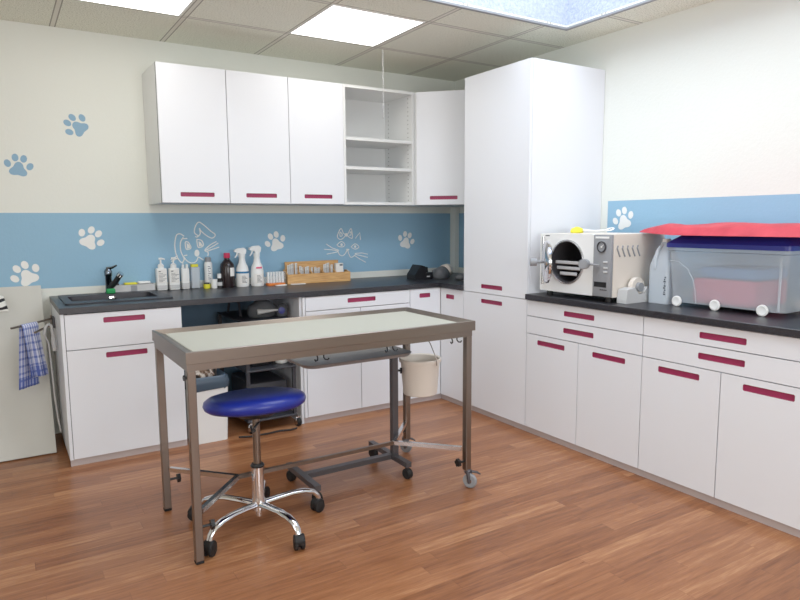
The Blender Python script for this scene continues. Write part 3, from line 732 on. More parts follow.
b = lump(-.462, -.43, Z0, .078, .07, .090, 3); simple('soft_pouch', b, 'char', 'crumpled dark grey pouch slumped beside the black charging cradle', 'pouch', (-.462, -.43, Z0), smooth=True)
t = thing('paper_roll', 'cream paper roll lying near the wall corner behind the grey pouch', 'roll', (-.36, -.36, Z0))
b = nb(); lathe(b, [(.018, 0), (.05, 0), (.052, .004), (.052, .096), (.05, .1), (.018, .1), (.018, 0)], (-.375, -.37, Z0 + .0525), 24, axis=(.75, .66, 0)); obj('roll', b, 'pail', t, smooth=True)
b = nb(); lathe(b, [(.014, -.003), (.0175, -.003), (.0175, .103), (.014, .103), (.014, -.003)], (-.375, -.37, Z0 + .0525), 18, axis=(.75, .66, 0)); obj('core', b, 'lgrey', t, smooth=True)
b = lump(-.40, -.62, Z0, .045, .04, .045, 8, amp=.1); simple('small_pouch', b, 'char', 'little grey pouch at the worktop edge against the tall cupboard', 'pouch', (-.4, -.62, Z0), smooth=True)

# ------------------------------------------------------------------ steriliser
ax, y0_, y1_, z0_, z1_ = -.622, -2.258, -1.714, .930, 1.278
t = thing('steriliser', 'white bench-top steam steriliser with its round door standing open', 'steriliser', (-.4, -1.98, ZT))
dcy, dcz, dr = -1.935, 1.113, .122
P_ = lambda u, v, w: (ax + w, u, v)
circ = [(dcy + dr * cos(2 * pi * k / 40), dcz + dr * sin(2 * pi * k / 40)) for k in range(40)]
b = nb(); holed(b, rrect(-2.132, y1_, z0_, z1_, .008, 3), [circ], 0, .015, P_); obj('front_panel', b, 'white', t)
b = nb(); bx(b, ax + .0155, -.17, y0_, y1_, z1_ - .006, z1_); bx(b, ax + .0155, -.17, y0_, y1_, z0_, z0_ + .006)
bx(b, ax + .0155, -.17, y0_, y0_ + .006, z0_ + .006, z1_ - .006); bx(b, ax + .0155, -.17, y1_ - .006, y1_, z0_ + .006, z1_ - .006); bx(b, -.176, -.17, y0_ + .006, y1_ - .006, z0_ + .006, z1_ - .006)
cs = obj('casing', b, 'pail', t)
for q in range(5):
    k = nb(); xq = -.575 + q * .042
    tube(k, [(xq, y0_ - .0004, 1.215), (xq - .006, y0_ - .0012, 1.20), (xq + .012, y0_ - .0012, 1.165), (xq + .02, y0_ - .0004, 1.155)], .005, 8); obj('vent_slot', k, 'grey', cs, smooth=True)
b = nb(); bx(b, ax - .006, ax + .015, y0_ + .001, -2.134, z0_ + .002, z1_ - .002, .004, 2); cp = obj('control_panel', b, 'grey', t, smooth=True)
fx_ = ax - .0062
b = nb(); bx(b, fx_ - .001, fx_, -2.243, -2.148, 1.255, 1.266); obj('name_strip', b, 'white', cp)
b = nb(); lathe(b, [(.026, 0), (.031, 0), (.031, .008), (.026, .009), (.026, 0)], (fx_, -2.195, 1.209), 26, axis=(-1, 0, 0)); gg = obj('gauge', b, 'dark', cp, smooth=True)
b = nb(); lathe(b, [(0, .003), (.026, .003), (.026, .001), (0, .001)], (fx_, -2.195, 1.209), 24, axis=(-1, 0, 0)); obj('dial', b, 'grey', gg)
b = nb(); tube(b, [(fx_ - .0045, -2.195, 1.209), (fx_ - .0045, -2.211, 1.223)], .0016, 6); lathe(b, [(0, .0065), (.005, .0065), (.005, .003), (0, .003)], (fx_, -2.195, 1.209), 10, axis=(-1, 0, 0)); obj('needle', b, 'white', gg)
for yy, zz in ((-2.222, 1.127), (-2.224, 1.072), (-2.225, 1.095)):
    b = nb(); bx(b, fx_ - .004, fx_, yy - .014, yy + .014, zz - .006, zz + .004, .001, 1); obj('button', b, 'lgrey', cp)
b = nb(); bx(b, fx_ - .0012, fx_, -2.232, -2.146, .985, 1.014); obj('display', b, 'black', cp)
for q in range(4):
    b = nb(); bx(b, fx_ - .002, fx_, -2.236 + q * .013, -2.228 + q * .013, .968, .974); obj('button', b, 'dark', cp)
b = nb(); bx(b, ax - .0008, ax - .0001, -1.79, -1.755, 1.262, 1.268); obj('maker_plate', b, 'ink', t)
b = nb(); lathe(b, [(dr - .002, .0), (dr + .006, .0), (dr + .006, .004), (dr - .002, .006), (dr - .002, -.3), (0, -.3)], (ax - .0005, dcy, dcz), 40, axis=(-1, 0, 0)); obj('chamber', b, M['dsteel'], t, smooth=True)
b = nb(); lathe(b, [(dr + .001, .0062), (dr + .009, .0055), (dr + .009, 0), (dr + .001, 0), (dr + .001, .0062)], (ax - .0005, dcy, dcz), 40, axis=(-1, 0, 0)); obj('chamber_ring', b, 'steel2', t, smooth=True)
# door: half open, seen almost edge on
hy = -1.760; od = Vector((-sin(radians(37)), -cos(radians(37)), 0)); on_ = Vector((-cos(radians(37)), sin(radians(37)), 0))
dc = Vector((ax - .012, hy, dcz)) + od * .128
b = nb(); lathe(b, [(0, -.012), (.118, -.012), (.126, -.006), (.128, .006), (.118, .016), (.07, .026), (0, .03)], dc, 40, axis=on_); dr_ = obj('door', b, 'chrome', t, smooth=True)
b = nb(); cyl(b, dc + on_ * .028, dc + on_ * .062, .009, 14); cyl(b, dc + on_ * .062, dc + on_ * .10, .024, 20); obj('knob', b, 'grey', dr_, smooth=True)
b = nb(); cyl(b, (ax - .014, hy + .008, dcz + .145), (ax - .014, hy + .008, dcz - .145), .009, 14); obj('hinge', b, 'steel2', t, smooth=True)
b = nb(); cyl(b, (ax - .001, -2.075, 1.111), (ax - .035, -2.095, 1.111), .008, 12); cyl(b, (ax - .03, -2.1, 1.111), (ax - .062, -2.112, 1.111), .0285, 22); cyl(b, (ax - .062, -2.112, 1.111), (ax - .066, -2.1135, 1.111), .024, 22)
cyl(b, (ax - .03, -2.1, 1.111), (ax - .02, -2.19, 1.108), .006, 10); obj('locking_knob', b, 'grey', t, smooth=True)
for fx2, fy2 in ((-.58, -2.21), (-.58, -1.76), (-.22, -2.21), (-.22, -1.76)):
    b = nb(); cyl(b, (fx2, fy2, ZT + .0006), (fx2, fy2, z0_ - .0003), .02, 16); obj('foot', b, 'rubber', t)
for q in range(3):
    zq = 1.03 + q * .033; hw_ = math.sqrt(max(.0001, (dr - .012) ** 2 - (zq - dcz) ** 2)) - .006
    tt = thing('instrument_tray', 'steel instrument tray in the steriliser, %s of the three' % ['lowest', 'middle', 'topmost'][q], 'tray', (-.45, dcy, zq), group='trays in the steriliser')
    b = nb(); bx(b, ax + .012, ax + .25, dcy - hw_, dcy + hw_, zq, zq + .004); obj('tray_floor', b, 'steel', tt)
    b = nb(); bx(b, ax + .01, ax + .014, dcy - hw_, dcy + hw_, zq + .0042, zq + .022, .0015, 1); obj('front_lip', b, 'lgrey', tt)
t = thing('scrub_brush', 'white brush with a yellow head lying on top of the steriliser', 'brush', (-.42, -1.93, z1_))
b = lump(-.44, -1.84, z1_ + .0005, .05, .035, .035, 4, amp=.08); obj('head', b, 'yellow', t, smooth=True)
b = nb(); tube(b, [(-.43, -1.88, z1_ + .018), (-.42, -1.96, z1_ + .014), (-.40, -2.04, z1_ + .02)], [.007, .006, .005], 10)
tube(b, [(-.40 + .022 * cos(a / 8 * 2 * pi), -2.055 + .022 * sin(a / 8 * 2 * pi), z1_ + .024 + .008 * cos(a / 8 * 2 * pi)) for a in range(8)], .004, 6, closed=True); obj('handle', b, 'white', t, smooth=True)

# ------------------------------------------------------------------ tape dispenser, jug, storage box, red cover
t = thing('tape_dispenser', 'grey desk tape dispenser with a cream roll beside the steriliser', 'tape dispenser', (-.47, -2.295, Z0))
Pt = lambda u, v, w: (u - .03, w, Z0 + v)
b = nb(); prism(b, [(-.545, 0), (-.335, 0), (-.335, .058), (-.37, .085), (-.40, .05), (-.44, .046), (-.475, .085), (-.535, .075), (-.545, .02)], -2.327, -2.264, Pt); obj('body', b, 'lgrey', t)
b = nb(); lathe(b, [(.026, -.014), (.052, -.014), (.052, .014), (.026, .014), (.026, -.014)], (-.455, -2.295, Z0 + .085), 30, axis=(0, 1, 0)); obj('tape_roll', b, 'pail', t, smooth=True)
b = nb(); lathe(b, [(0, -.0335), (.025, -.0335), (.025, .0335), (0, .0335)], (-.455, -2.295, Z0 + .085), 24, axis=(0, 1, 0)); obj('spool', b, 'grey', t, smooth=True)

t = thing('water_canister', 'translucent jug of clear liquid squeezed between steriliser and storage box', 'jug', (-.36, -2.42, Z0))
jx0, jx1, jy0, jy1 = -.42, -.29, -2.468, -2.340
b = nb()
pr_ = [(1, 0), (1, .19), (.95, .215), (.74, .26), (.40, .31), (.28, .32), (.28, .335)]
rings = []
for s, z in pr_:
    cxj, cyj = (jx0 + jx1) / 2, (jy0 + jy1) / 2
    rings.append([b.verts.new((cxj + (u - cxj) * s, cyj + (v - cyj) * (s if s > .5 else s * 1.3), Z0 + z)) for u, v in rrect(jx0, jx1, jy0, jy1, .022, 4)])
for a, c_ in zip(rings[:-1], rings[1:]):
    for k in range(len(a)): b.faces.new((a[k], a[(k + 1) % len(a)], c_[(k + 1) % len(a)], c_[k]))
b.faces.new(rings[0][::-1]); b.faces.new(rings[-1]); bd = obj('body', b, 'frost', t, smooth=True)
b = nb(); prism(b, rrect(jx0 + .004, jx1 - .004, jy0 + .004, jy1 - .004, .02, 4), Z0 + .004, Z0 + .19); obj('liquid', b, 'liquid', t, smooth=True)
b = nb(); cyl(b, (-.355, -2.404, Z0 + .3352), (-.355, -2.404, Z0 + .352), .021, 18); obj('cap', b, 'white', t, smooth=True)
b = nb(); tube(b, [(-.418, -2.385, Z0 + .19), (-.416, -2.385, Z0 + .25), (-.40, -2.388, Z0 + .295), (-.37, -2.395, Z0 + .315)], .010, 10); obj('handle', b, 'frost', t, smooth=True)
k = nb()
for q in range(9):
    bx(k, jx0 - .0012, jx0 - .0004, jy0 + .012 + .004 * (q % 2), jy0 + .026 - .003 * (q % 3), Z0 + .05 + q * .0115, Z0 + .058 + q * .0115)
obj('lettering', k, 'ink', bd)

sx_, sxb, sy0_, sy1_ = -.432, -.06, -3.085, -2.478
t = thing('storage_box', 'translucent storage box on small wheels with a dark blue lid', 'box', (-.25, -2.78, Z0))
b = nb()
def boxring(grow, z, r=.03): return [b.verts.new((u, v, z)) for u, v in rrect(sx_ - grow + .0, sxb + .0, sy0_ - grow, sy1_ + grow, r, 4)]
prof = [(-.012, Z0 + .022), (-.006, Z0 + .10), (.0, Z0 + .2), (.006, Z0 + .29), (.014, Z0 + .295), (.014, Z0 + .31)]
rg = [boxring(g_, z_) for g_, z_ in prof]
for a, c_ in zip(rg[:-1], rg[1:]):
    for k in range(len(a)): b.faces.new((a[k], a[(k + 1) % len(a)], c_[(k + 1) % len(a)], c_[k]))
b.faces.new(rg[0][::-1]); bd = obj('body', b, 'milky', t, smooth=True)
k = nb(); pts = [(sx_ + .0, sy1_ - .005, Z0 + .24), (sx_ - .001, sy1_ - .06, Z0 + .235), (sx_ + .001, sy1_ - .11, Z0 + .20), (sx_ + .003, sy1_ - .14, Z0 + .15), (sx_ + .006, sy1_ - .155, Z0 + .09), (sx_ + .009, sy1_ - .16, Z0 + .025)]
tube(k, pts, .004, 8); obj('moulded_rib', k, 'milky', bd, smooth=True)
k = nb(); bx(k, sx_ - .004, sx_ + .0, sy0_ + .02, sy0_ + .032, Z0 + .03, Z0 + .28, .002, 1); obj('moulded_rib', k, 'milky', bd)
b = nb(); rg = [[b.verts.new((u, v, z)) for u, v in rrect(sx_ - g_, sxb + .0, sy0_ - g_, sy1_ + g_, .03, 4)] for g_, z in ((.02, Z0 + .3105), (.02, Z0 + .332), (.014, Z0 + .338), (-.03, Z0 + .372), (-.035, Z0 + .374))]
for a, c_ in zip(rg[:-1], rg[1:]):
    for k in range(len(a)): b.faces.new((a[k], a[(k + 1) % len(a)], c_[(k + 1) % len(a)], c_[k]))
b.faces.new(rg[0][::-1]); b.faces.new(rg[-1]); obj('lid', b, 'bluelid', t, smooth=True)
for wy in (-2.535, -2.748, -2.985):
    b = nb(); lathe(b, [(0, -.006), (.022, -.006), (.0275, -.004), (.0275, .003), (.021, .006), (.014, .003), (0, .004)], (sx_ - .001, wy, Z0 + .0278), 24, axis=(-1, 0, 0)); obj('wheel', b, 'white', t, smooth=True)
for wy in (-2.535, -2.985):
    b = nb(); lathe(b, [(0, -.008), (.022, -.008), (.0255, -.004), (.0255, .004), (0, .007)], (sxb - .03, wy, Z0 + .0258), 20, axis=(1, 0, 0)); obj('wheel', b, 'white', t, smooth=True)
b = nb(); bx(b, sx_ + .03, sxb - .03, sy0_ + .16, sy1_ - .12, Z0 + .024, Z0 + .155, .02, 3); simple('pink_bundle', b, mat('pink_cloth', rgb(206, 96, 118), .8), 'pinkish bundle inside the lower half of the storage box', 'cloth', (-.25, -2.76, Z0 + .024), smooth=True)
b = nb(); bx(b, sx_ + .04, sxb - .03, sy0_ + .16, sy1_ - .15, Z0 + .1555, Z0 + .215, .02, 3); simple('blue_bundle', b, mat('blue_cloth', rgb(96, 140, 190), .8), 'bluish bundle lying on the pink one inside the storage box', 'cloth', (-.25, -2.78, Z0 + .156), smooth=True)
b = nb(); NU, NV = 60, 14; g = {}
for side in (0, 1):
    for i in range(NU + 1):
        for j in range(NV + 1):
            u = .66 * i / NU; v = j / NV
            yy = -2.185 - u * 1.75; wv = min(1, (u / .20) ** .7 if u > 0 else 0); wv = .05 + .95 * wv
            xc = -.30; hwid = .215 * wv
            xx = xc + (v - .5) * 2 * hwid + .01 * sin(9 * u + 1)
            th = .056 * min(1, max(0, .66 - u) / .03) ** .6 * min(1, (u / .13) ** .8 if u > 0 else 0) * (1 - abs(2 * v - 1) ** 4) ** .6
            zz = Z0 + .376 + .010 * max(0, 1 - u * 5) ** 1 + (th if side else 0) + (.006 * sin(14 * u + 5 * v) + .004 * sin(31 * u + 9 * v)) * (1 if side else .0) * min(1, u * 8, max(0, .66 - u) * 20) * (1 - abs(2 * v - 1) ** 3)
            if side == 0 and (j in (0, NV) or i in (0, NU)): pass
            g[side, i, j] = b.verts.new((xx, yy, max(zz, Z0 + .3755)))
for side in (0, 1):
    for i in range(NU):
        for j in range(NV):
            b.faces.new((g[side, i, j], g[side, i + 1, j], g[side, i + 1, j + 1], g[side, i, j + 1]))
bmesh.ops.remove_doubles(b, verts=b.verts, dist=.0008)
simple('red_cover', b, 'redpad', 'flat red padded cover laid across the storage box lid', 'cover', (-.3, -2.8, Z0 + .376), smooth=True, angle=80)

# ------------------------------------------------------------------ examination table
t = thing('examination_table', 'long stainless steel examination table with a pale mat in its tray top', 'table', (-2.185, -1.84, 0))
TX0, TX1, TY0, TY1, TZ = -2.884, -1.482, -2.152, -1.528, .866
LX0, LX1, LY0, LY1 = -2.862, -1.508, -2.122, -1.556
b = nb(); rgs = []
for ins, z in ((0.001, .818), (0, .819), (0, TZ - .002), (.002, TZ), (.010, TZ), (.013, TZ - .002), (.052, TZ - .019), (.06, TZ - .022)):
    rgs.append([b.verts.new((u, v, z)) for u, v in rect(TX0 + ins, TX1 - ins, TY0 + ins, TY1 - ins)])
for a, c_ in zip(rgs[:-1], rgs[1:]):
    for k in range(4): b.faces.new((a[k], a[(k + 1) % 4], c_[(k + 1) % 4], c_[k]))
b.faces.new(rgs[-1]); b.faces.new(rgs[0][::-1]); obj('tray_top', b, 'steel', t)
b = nb(); bx(b, TX0 + .048, TX1 - .048, TY0 + .014, TY1 - .046, TZ - .0215, TZ - .0145, .002, 1); obj('mat', b, 'cream', t)
b = nb(); holed(b, rect(LX0 - .0165, LX1 + .0165, LY0 - .0165, LY1 + .0165), [rect(LX0 + .012, LX1 - .012, LY0 + .012, LY1 - .012)], .788, .8178, ident); obj('apron', b, 'steel', t)
def star_knob(parent, p, d, r=.019, stem=.018):
    p = Vector(p); d = Vector(d).normalized(); b = nb(); u, v = frame_of(d)
    cyl(b, p, p + d * stem, .006, 10)
    pts = []
    for k in range(30):
        a = 2 * pi * k / 30; rr = r * (1 + .13 * cos(5 * a)); pts.append((rr * cos(a), rr * sin(a)))
    prism(b, pts, stem, stem + r * .8, lambda x, y, w: tuple(p + u * x + v * y + d * w))
    return obj('adjustment_knob', b, 'black', parent, smooth=True)
hl = .0165
for k, (lx, ly) in enumerate(((LX0, LY0), (LX0, LY1), (LX1, LY0), (LX1, LY1))):
    cast = lx == LX1
    zb_ = .095 if cast else .012
    b = nb(); bx(b, lx - hl, lx + hl, ly - hl, ly + hl, zb_, .7878, .003, 2); lg = obj('leg', b, 'steel', t)
    if not cast:
        b = nb(); bx(b, lx - hl, lx + hl, ly - hl, ly + hl, .0006, .0118, .002, 1); obj('rubber_foot', b, 'rubber', lg)
        star_knob(lg, (lx + hl, ly, .148), (1, .0, 0), stem=.034); star_knob(lg, (lx - hl if k == 0 else lx + hl, ly, .762), (-1 if k == 0 else 1, 0, 0), .010, .004)
    else:
        star_knob(lg, (lx - hl, ly, .142), (-1, 0, 0), stem=.03)
        wy = ly + .028 if ly == LY1 else ly - .012; wx = lx + .012
        b = nb(); lathe(b, [(.012, -.011), (.033, -.011), (.0375, -.006), (.0375, .006), (.033, .011), (.012, .011), (.012, -.011)], (wx, wy, .0381), 26, axis=(1, .55, 0)); cw = obj('castor', b, 'grey', lg, smooth=True)
        b = nb(); lathe(b, [(0, -.012), (.013, -.012), (.013, .012), (0, .012)], (wx, wy, .0381), 16, axis=(1, .55, 0)); obj('hub', b, 'steel2', cw, smooth=True)
        b = nb(); ax_ = Vector((1, .55, 0)).normalized()
        for s in (-1, 1):
            c0 = Vector((wx, wy, .0381)) + ax_ * s * .0155
            tube(b, [c0 + Vector((0, 0, -.01)), c0, c0 + Vector((-.002, .006, .05))], [.006, .008, .01], 8)
        cyl(b, (wx - .006, wy + .006, .083), (lx, ly, .0948), .018, 14)
        tube(b, [(wx + .008, wy - .004, .086), (wx + .034, wy - .016, .08), (wx + .05, wy - .022, .068)], [.007, .006, .004], 8); obj('castor_fork', b, 'dsteel', cw, smooth=True)
AL, AR, AZ = (-2.605, -1.84), (-1.770, -1.84), .205
def bar(parent, name, p, q, w, h, m_='steel'):
    p = Vector(p); q = Vector(q); d = (q - p).normalized(); s = Vector((0, 0, 1)).cross(d).normalized(); up = d.cross(s)
    b = nb(); vs = []
    for e in (p, q):
        vs.append([b.verts.new(e + s * i * w / 2 + up * j * h / 2) for i, j in ((-1, -1), (1, -1), (1, 1), (-1, 1))])
    for k in range(4): b.faces.new((vs[0][k], vs[0][(k + 1) % 4], vs[1][(k + 1) % 4], vs[1][k]))
    b.faces.new(vs[0][::-1]); b.faces.new(vs[1]); return obj(name, b, m_, parent)
for (ex, ey), A, sg in (((LX0, LY0), AL, 1), ((LX0, LY1), AL, 1), ((LX1, LY0), AR, -1), ((LX1, LY1), AR, -1)):
    dv = Vector((A[0] - ex, A[1] - ey)).normalized() * .0265
    bar(t, 'stretcher', (ex + dv.x, ey + dv.y, AZ), (A[0] - sg * .002, A[1], AZ), .02, .02, 'steel2')
bar(t, 'stretcher', (AL[0], AL[1], AZ), (AR[0], AR[1], AZ), .018, .018)
def hook(x, lab):
    b = nb()
    for s in (-1, 1):
        tube(b, [(x + .022 + s * .016, LY0 - .004, .7878), (x + .022 + s * .014, LY0 - .008, .776), (x + .022 + s * .018, LY0 - .014, .767), (x + .022 + s * .028, LY0 - .018, .765), (x + .022 + s * .034, LY0 - .02, .773)], .0034, 8)
    obj('hook', b, 'black', t, smooth=True)
for hxx in (-1.615, -1.985, -2.335): hook(hxx, '')

# ------------------------------------------------------------------ wheeled instrument stand below the table
t = thing('instrument_stand', 'grey wheeled instrument stand pushed under the examination table', 'instrument stand', (-1.9, -1.70, 0))
b = nb(); rgs = []
MX0, MX1, MY0, MY1, MZ = -2.235, -1.602, -1.80, -1.41, .660
for ins, z, r in ((.02, MZ - .02, .05), (.012, MZ - .018, .055), (.0, MZ, .06), (.004, MZ + .001, .058), (.018, MZ - .014, .05), (.024, MZ - .016, .05)):
    rgs.append([b.verts.new((u, v, z)) for u, v in rrect(MX0 + ins, MX1 - ins, MY0 + ins, MY1 - ins, r, 5)])
for a, c_ in zip(rgs[:-1], rgs[1:]):
    for k in range(len(a)): b.faces.new((a[k], a[(k + 1) % len(a)], c_[(k + 1) % len(a)], c_[k]))
b.faces.new(rgs[-1]); b.faces.new(rgs[0][::-1]); obj('tray', b, 'tray', t, smooth=True)
b = nb(); bx(b, -1.712, -1.676, -1.738, -1.702, .07, MZ - .0206, .003, 1); ps = obj('post', b, 'dsteel', t)
star_knob(ps, (-1.676, -1.72, .555), (1, -.5, 0), .015)
bar(t, 'base_bar', (-2.222, -1.715, .083), (-1.7125, -1.715, .083), .036, .026, 'dsteel')
for xx, ya, yb in ((-2.236, -1.90, -1.535), (-1.706, -1.885, -1.48)):
    cb_ = bar(t, 'base_bar', (xx, ya, .083), (xx, yb, .083), .032, .027, 'dsteel')
    for yy in (ya + .02, yb - .02):
        b = nb(); lathe(b, [(0, -.016), (.022, -.016), (.029, -.011), (.029, .011), (.022, .016), (0, .016)], (xx + .004, yy, .0296), 20, axis=(1, .3, 0)); cyl(b, (xx, yy, .05), (xx, yy, .0675), .009, 10); obj('castor', b, 'rubber', cb_, smooth=True)

# ------------------------------------------------------------------ bucket hanging below the table
t = thing('bucket', 'ivory plastic bucket hanging by a wire handle from the table', 'bucket', (-1.533, -1.735, .412))
bc = (-1.533, -1.735, 0)
b = nb(); lathe(b, [(0, .412), (.090, .412), (.094, .416), (.108, .592), (.117, .595), (.117, .610), (.112, .613), (.106, .608), (.091, .422), (0, .420)], bc, 40); obj('pail', b, 'pail', t, smooth=True)
b = nb(); ha = radians(-76); dv = Vector((cos(ha), sin(ha), 0)); c0 = Vector(bc)
e0 = c0 + dv * .120 + Vector((0, 0, .585)); e1 = c0 - dv * .120 + Vector((0, 0, .585))
top_ = c0 + Vector((-.01, 0, .776))
tube(b, [e0, e0 + Vector((0, 0, .035)), e0.lerp(top_, .35) + Vector((0, 0, .05)), e0.lerp(top_, .75) + Vector((0, 0, .025)), top_, e1.lerp(top_, .75) + Vector((0, 0, .025)), e1.lerp(top_, .35) + Vector((0, 0, .05)), e1 + Vector((0, 0, .035)), e1], .0025, 8)
obj('wire_handle', b, 'steel', t, smooth=True)

# ------------------------------------------------------------------ stool
sc_x, sc_y = -2.552, -1.958
t = thing('rolling_stool', 'round blue padded stool on a five-star chrome castor base', 'stool', (sc_x, sc_y, 0))
C0 = Vector((sc_x, sc_y, 0))
def tilt(bm):
    m_ = Matrix.Rotation(radians(-6.5), 3, Vector((.947, -.32, 0))) @ Matrix.Rotation(radians(-1.7), 3, Vector((.32, .947, 0)))
    bmesh.ops.rotate(bm, verts=bm.verts, cent=C0 + Vector((0, 0, .578)), matrix=m_)
b = nb(); lathe(b, [(0, .547), (.165, .547), (.199, .551), (.216, .563), (.2215, .579), (.217, .595), (.199, .608), (.169, .615), (.1, .618), (0, .619)], C0, 56); tilt(b); obj('seat', b, 'blue', t, smooth=True, angle=60)
b = nb(); lathe(b, [(0, .512), (.07, .512), (.075, .518), (.13, .538), (.13, .5465), (0, .5465)], C0, 32); tilt(b); obj('seat_plate', b, 'black', t, smooth=True)
b = nb(); cyl(b, C0 + Vector((0, 0, .295)), C0 + Vector((0, 0, .5125)), .0165, 20); cl = obj('column', b, 'steel', t, smooth=True)
b = nb(); tube(b, [C0 + Vector((.01, -.01, .485)), C0 + Vector((-.03, -.06, .478)), C0 + Vector((-.045, -.1, .482))], [.006, .006, .009], 10); obj('height_lever', b, 'black', cl, smooth=True)
b = nb(); lathe(b, [(.017, .283), (.029, .283), (.031, .29), (.025, .298), (.017, .298), (.017, .283)], C0, 24); obj('collar', b, 'black', t, smooth=True)
b = nb(); lathe(b, [(0, .055), (.014, .055), (.014, .075), (.03, .085), (.03, .13), (.026, .14), (.026, .282), (0, .282)], C0, 28); obj('gas_lift', b, 'chrome', t, smooth=True)
for k, deg in enumerate((207, 284, 0, 66, 134)):
    a = radians(deg); d = Vector((cos(a), sin(a), 0)); z = Vector((0, 0, 1)); n_ = Vector((-sin(a), cos(a), 0))
    b = nb()
    prof = [(.028, .112, .020, .013), (.09, .118, .019, .012), (.16, .122, .018, .0115), (.22, .118, .018, .0115), (.262, .104, .017, .012), (.283, .082, .016, .013), (.288, .066, .0155, .014)]
    rings = []
    for i, (r_, zz, w_, h_) in enumerate(prof):
        if i == 0: tn = (d * .062 + z * .006)
        elif i == len(prof) - 1: tn = (d * .005 - z * .016)
        else: tn = d * (prof[i + 1][0] - prof[i - 1][0]) + z * (prof[i + 1][1] - prof[i - 1][1])
        tn.normalize(); up = tn.cross(n_).normalized()
        c_ = C0 + d * r_ + z * zz
        rings.append([b.verts.new(c_ + n_ * w_ * cos(2 * pi * q / 14) + up * h_ * sin(2 * pi * q / 14)) for q in range(14)])
    for p_, q_ in zip(rings[:-1], rings[1:]):
        for q in range(14): b.faces.new((p_[q], p_[(q + 1) % 14], q_[(q + 1) % 14], q_[q]))
    b.faces.new(rings[0][::-1]); b.faces.new(rings[-1]); lg = obj('leg', b, 'chrome', t, smooth=True)
    ca = (n_ + d * (.5 if k % 2 else -.3)).normalized(); cc = C0 + d * (.292, .292, .285, .292, .325)[k] + Vector((0, 0, .0281))
    b = nb()
    for s in (-1, 1):
        lathe(b, [(0, -.009), (.021, -.009), (.0275, -.006), (.0275, .006), (.021, .009), (0, .009)], cc + ca * s * .014, 22, axis=ca)
    cyl(b, cc, C0 + d * .288 + Vector((0, 0, .0655)), .008, 10)
    lathe(b, [(0, -.022), (.024, -.022), (.027, -.018), (.027, .018), (.024, .022), (0, .022)], cc + Vector((0, 0, .012)), 20, axis=ca)
    obj('castor', b, 'rubber', lg, smooth=True)

# ------------------------------------------------------------------ knee space: bin, trolley and clutter
t = thing('waste_bin', 'white square waste bin lined with a grey bag under the worktop', 'bin', (-2.43, -.60, 0))
bx0, bx1, by0, by1 = -2.535, -2.298, -.735, -.47
b = nb(); rgs = []
for ins, z in ((.012, .001), (.0, .37), (.004, .372), (.012, .37), (.02, .01)):
    rgs.append([b.verts.new((u, v, z)) for u, v in rrect(bx0 + ins, bx1 - ins, by0 + ins, by1 - ins, .02, 3)])
for a, c_ in zip(rgs[:-1], rgs[1:]):
    for k in range(len(a)): b.faces.new((a[k], a[(k + 1) % len(a)], c_[(k + 1) % len(a)], c_[k]))
b.faces.new(rgs[0][::-1]); b.faces.new(rgs[-1]); obj('body', b, 'white', t, smooth=True)
b = nb(); rgs = []; rnd = random.Random(5)
for ins, z in ((-.004, .340), (-.010, .365), (-.008, .402), (.004, .420), (.02, .412), (.035, .385)):
    rgs.append([b.verts.new((u + rnd.uniform(-.004, .004), v + rnd.uniform(-.004, .004), z + rnd.uniform(-.008, .008))) for u, v in rrect(bx0 + ins, bx1 - ins, by0 + ins, by1 - ins, .04, 6)])
for a, c_ in zip(rgs[:-1], rgs[1:]):
    for k in range(len(a)): b.faces.new((a[k], a[(k + 1) % len(a)], c_[(k + 1) % len(a)], c_[k]))
b.faces.new(rgs[-1]); obj('bin_bag', b, 'bag', t, smooth=True)
b = lump(-2.42, -.605, .390, .085, .10, .10, 11, 24, .2); simple('rubbish', b, 'litter', 'heap of mixed rubbish showing above the grey bin bag', 'rubbish', (-2.43, -.6, .402), smooth=True)['kind'] = 'stuff'

t = thing('equipment_trolley', 'dark wheeled equipment trolley standing in the knee space under the worktop', 'trolley', (-1.97, -.42, 0))
vx0, vx1, vy0, vy1 = -2.16, -1.845, -.69, -.12
for xx in (vx0, vx1):
    for yy in (vy0, vy1):
        b = nb(); bx(b, xx - .011, xx + .011, yy - .011, yy + .011, .0825, .715); obj('upright', b, 'dark', t)
for zz in (.07, .40, .716):
    b = nb(); bx(b, vx0 - .014, vx1 + .014, vy0 - .014, vy1 + .014, zz, zz + .012, .003, 1); obj('shelf', b, 'dark', t)
for xx, yy in ((-2.15, -.70), (-1.836, -.72), (-2.14, -.15), (-1.85, -.15)):
    b = nb(); lathe(b, [(0, -.014), (.024, -.014), (.03, -.008), (.03, .008), (.024, .014), (0, .014)], (xx, yy, .0306), 20, axis=(1, .25, 0)); cs_ = obj('castor', b, 'rubber', t, smooth=True)
    k = nb(); lathe(k, [(0, .0155), (.017, .0155), (.017, .0175), (0, .0175)], (xx, yy, .0306), 16, axis=(-1, -.25, 0)); cyl(k, (xx, yy, .0615), (xx, yy, .0695), .012, 12)
    tube(k, [(xx - .02, yy - .008, .045), (xx - .014, yy - .004, .06), (xx + .012, yy, .064), (xx + .02, yy, .05)], .005, 8); obj('castor_hood', k, 'chrome', cs_, smooth=True)
b = nb(); bx(b, -2.10, -1.97, -.60, -.44, .4125, .585, .006, 2); o = simple('power_supply', b, 'black', 'black upright box on the middle shelf of the dark trolley', 'device', (-2.03, -.52, .412), smooth=True)
b = nb(); bx(b, -2.12, -1.86, -.60, -.2, .0825, .30, .012, 2); simple('equipment_case', b, 'dark', 'dark case on the bottom shelf of the trolley', 'case', (-1.99, -.4, .082), smooth=True)
b = lump(-1.888, -.58, .4125, .046, .04, .135, 15, amp=.14); simple('white_bag', b, 'paper', 'crumpled white bag standing on the middle trolley shelf', 'bag', (-1.888, -.58, .4125), smooth=True)
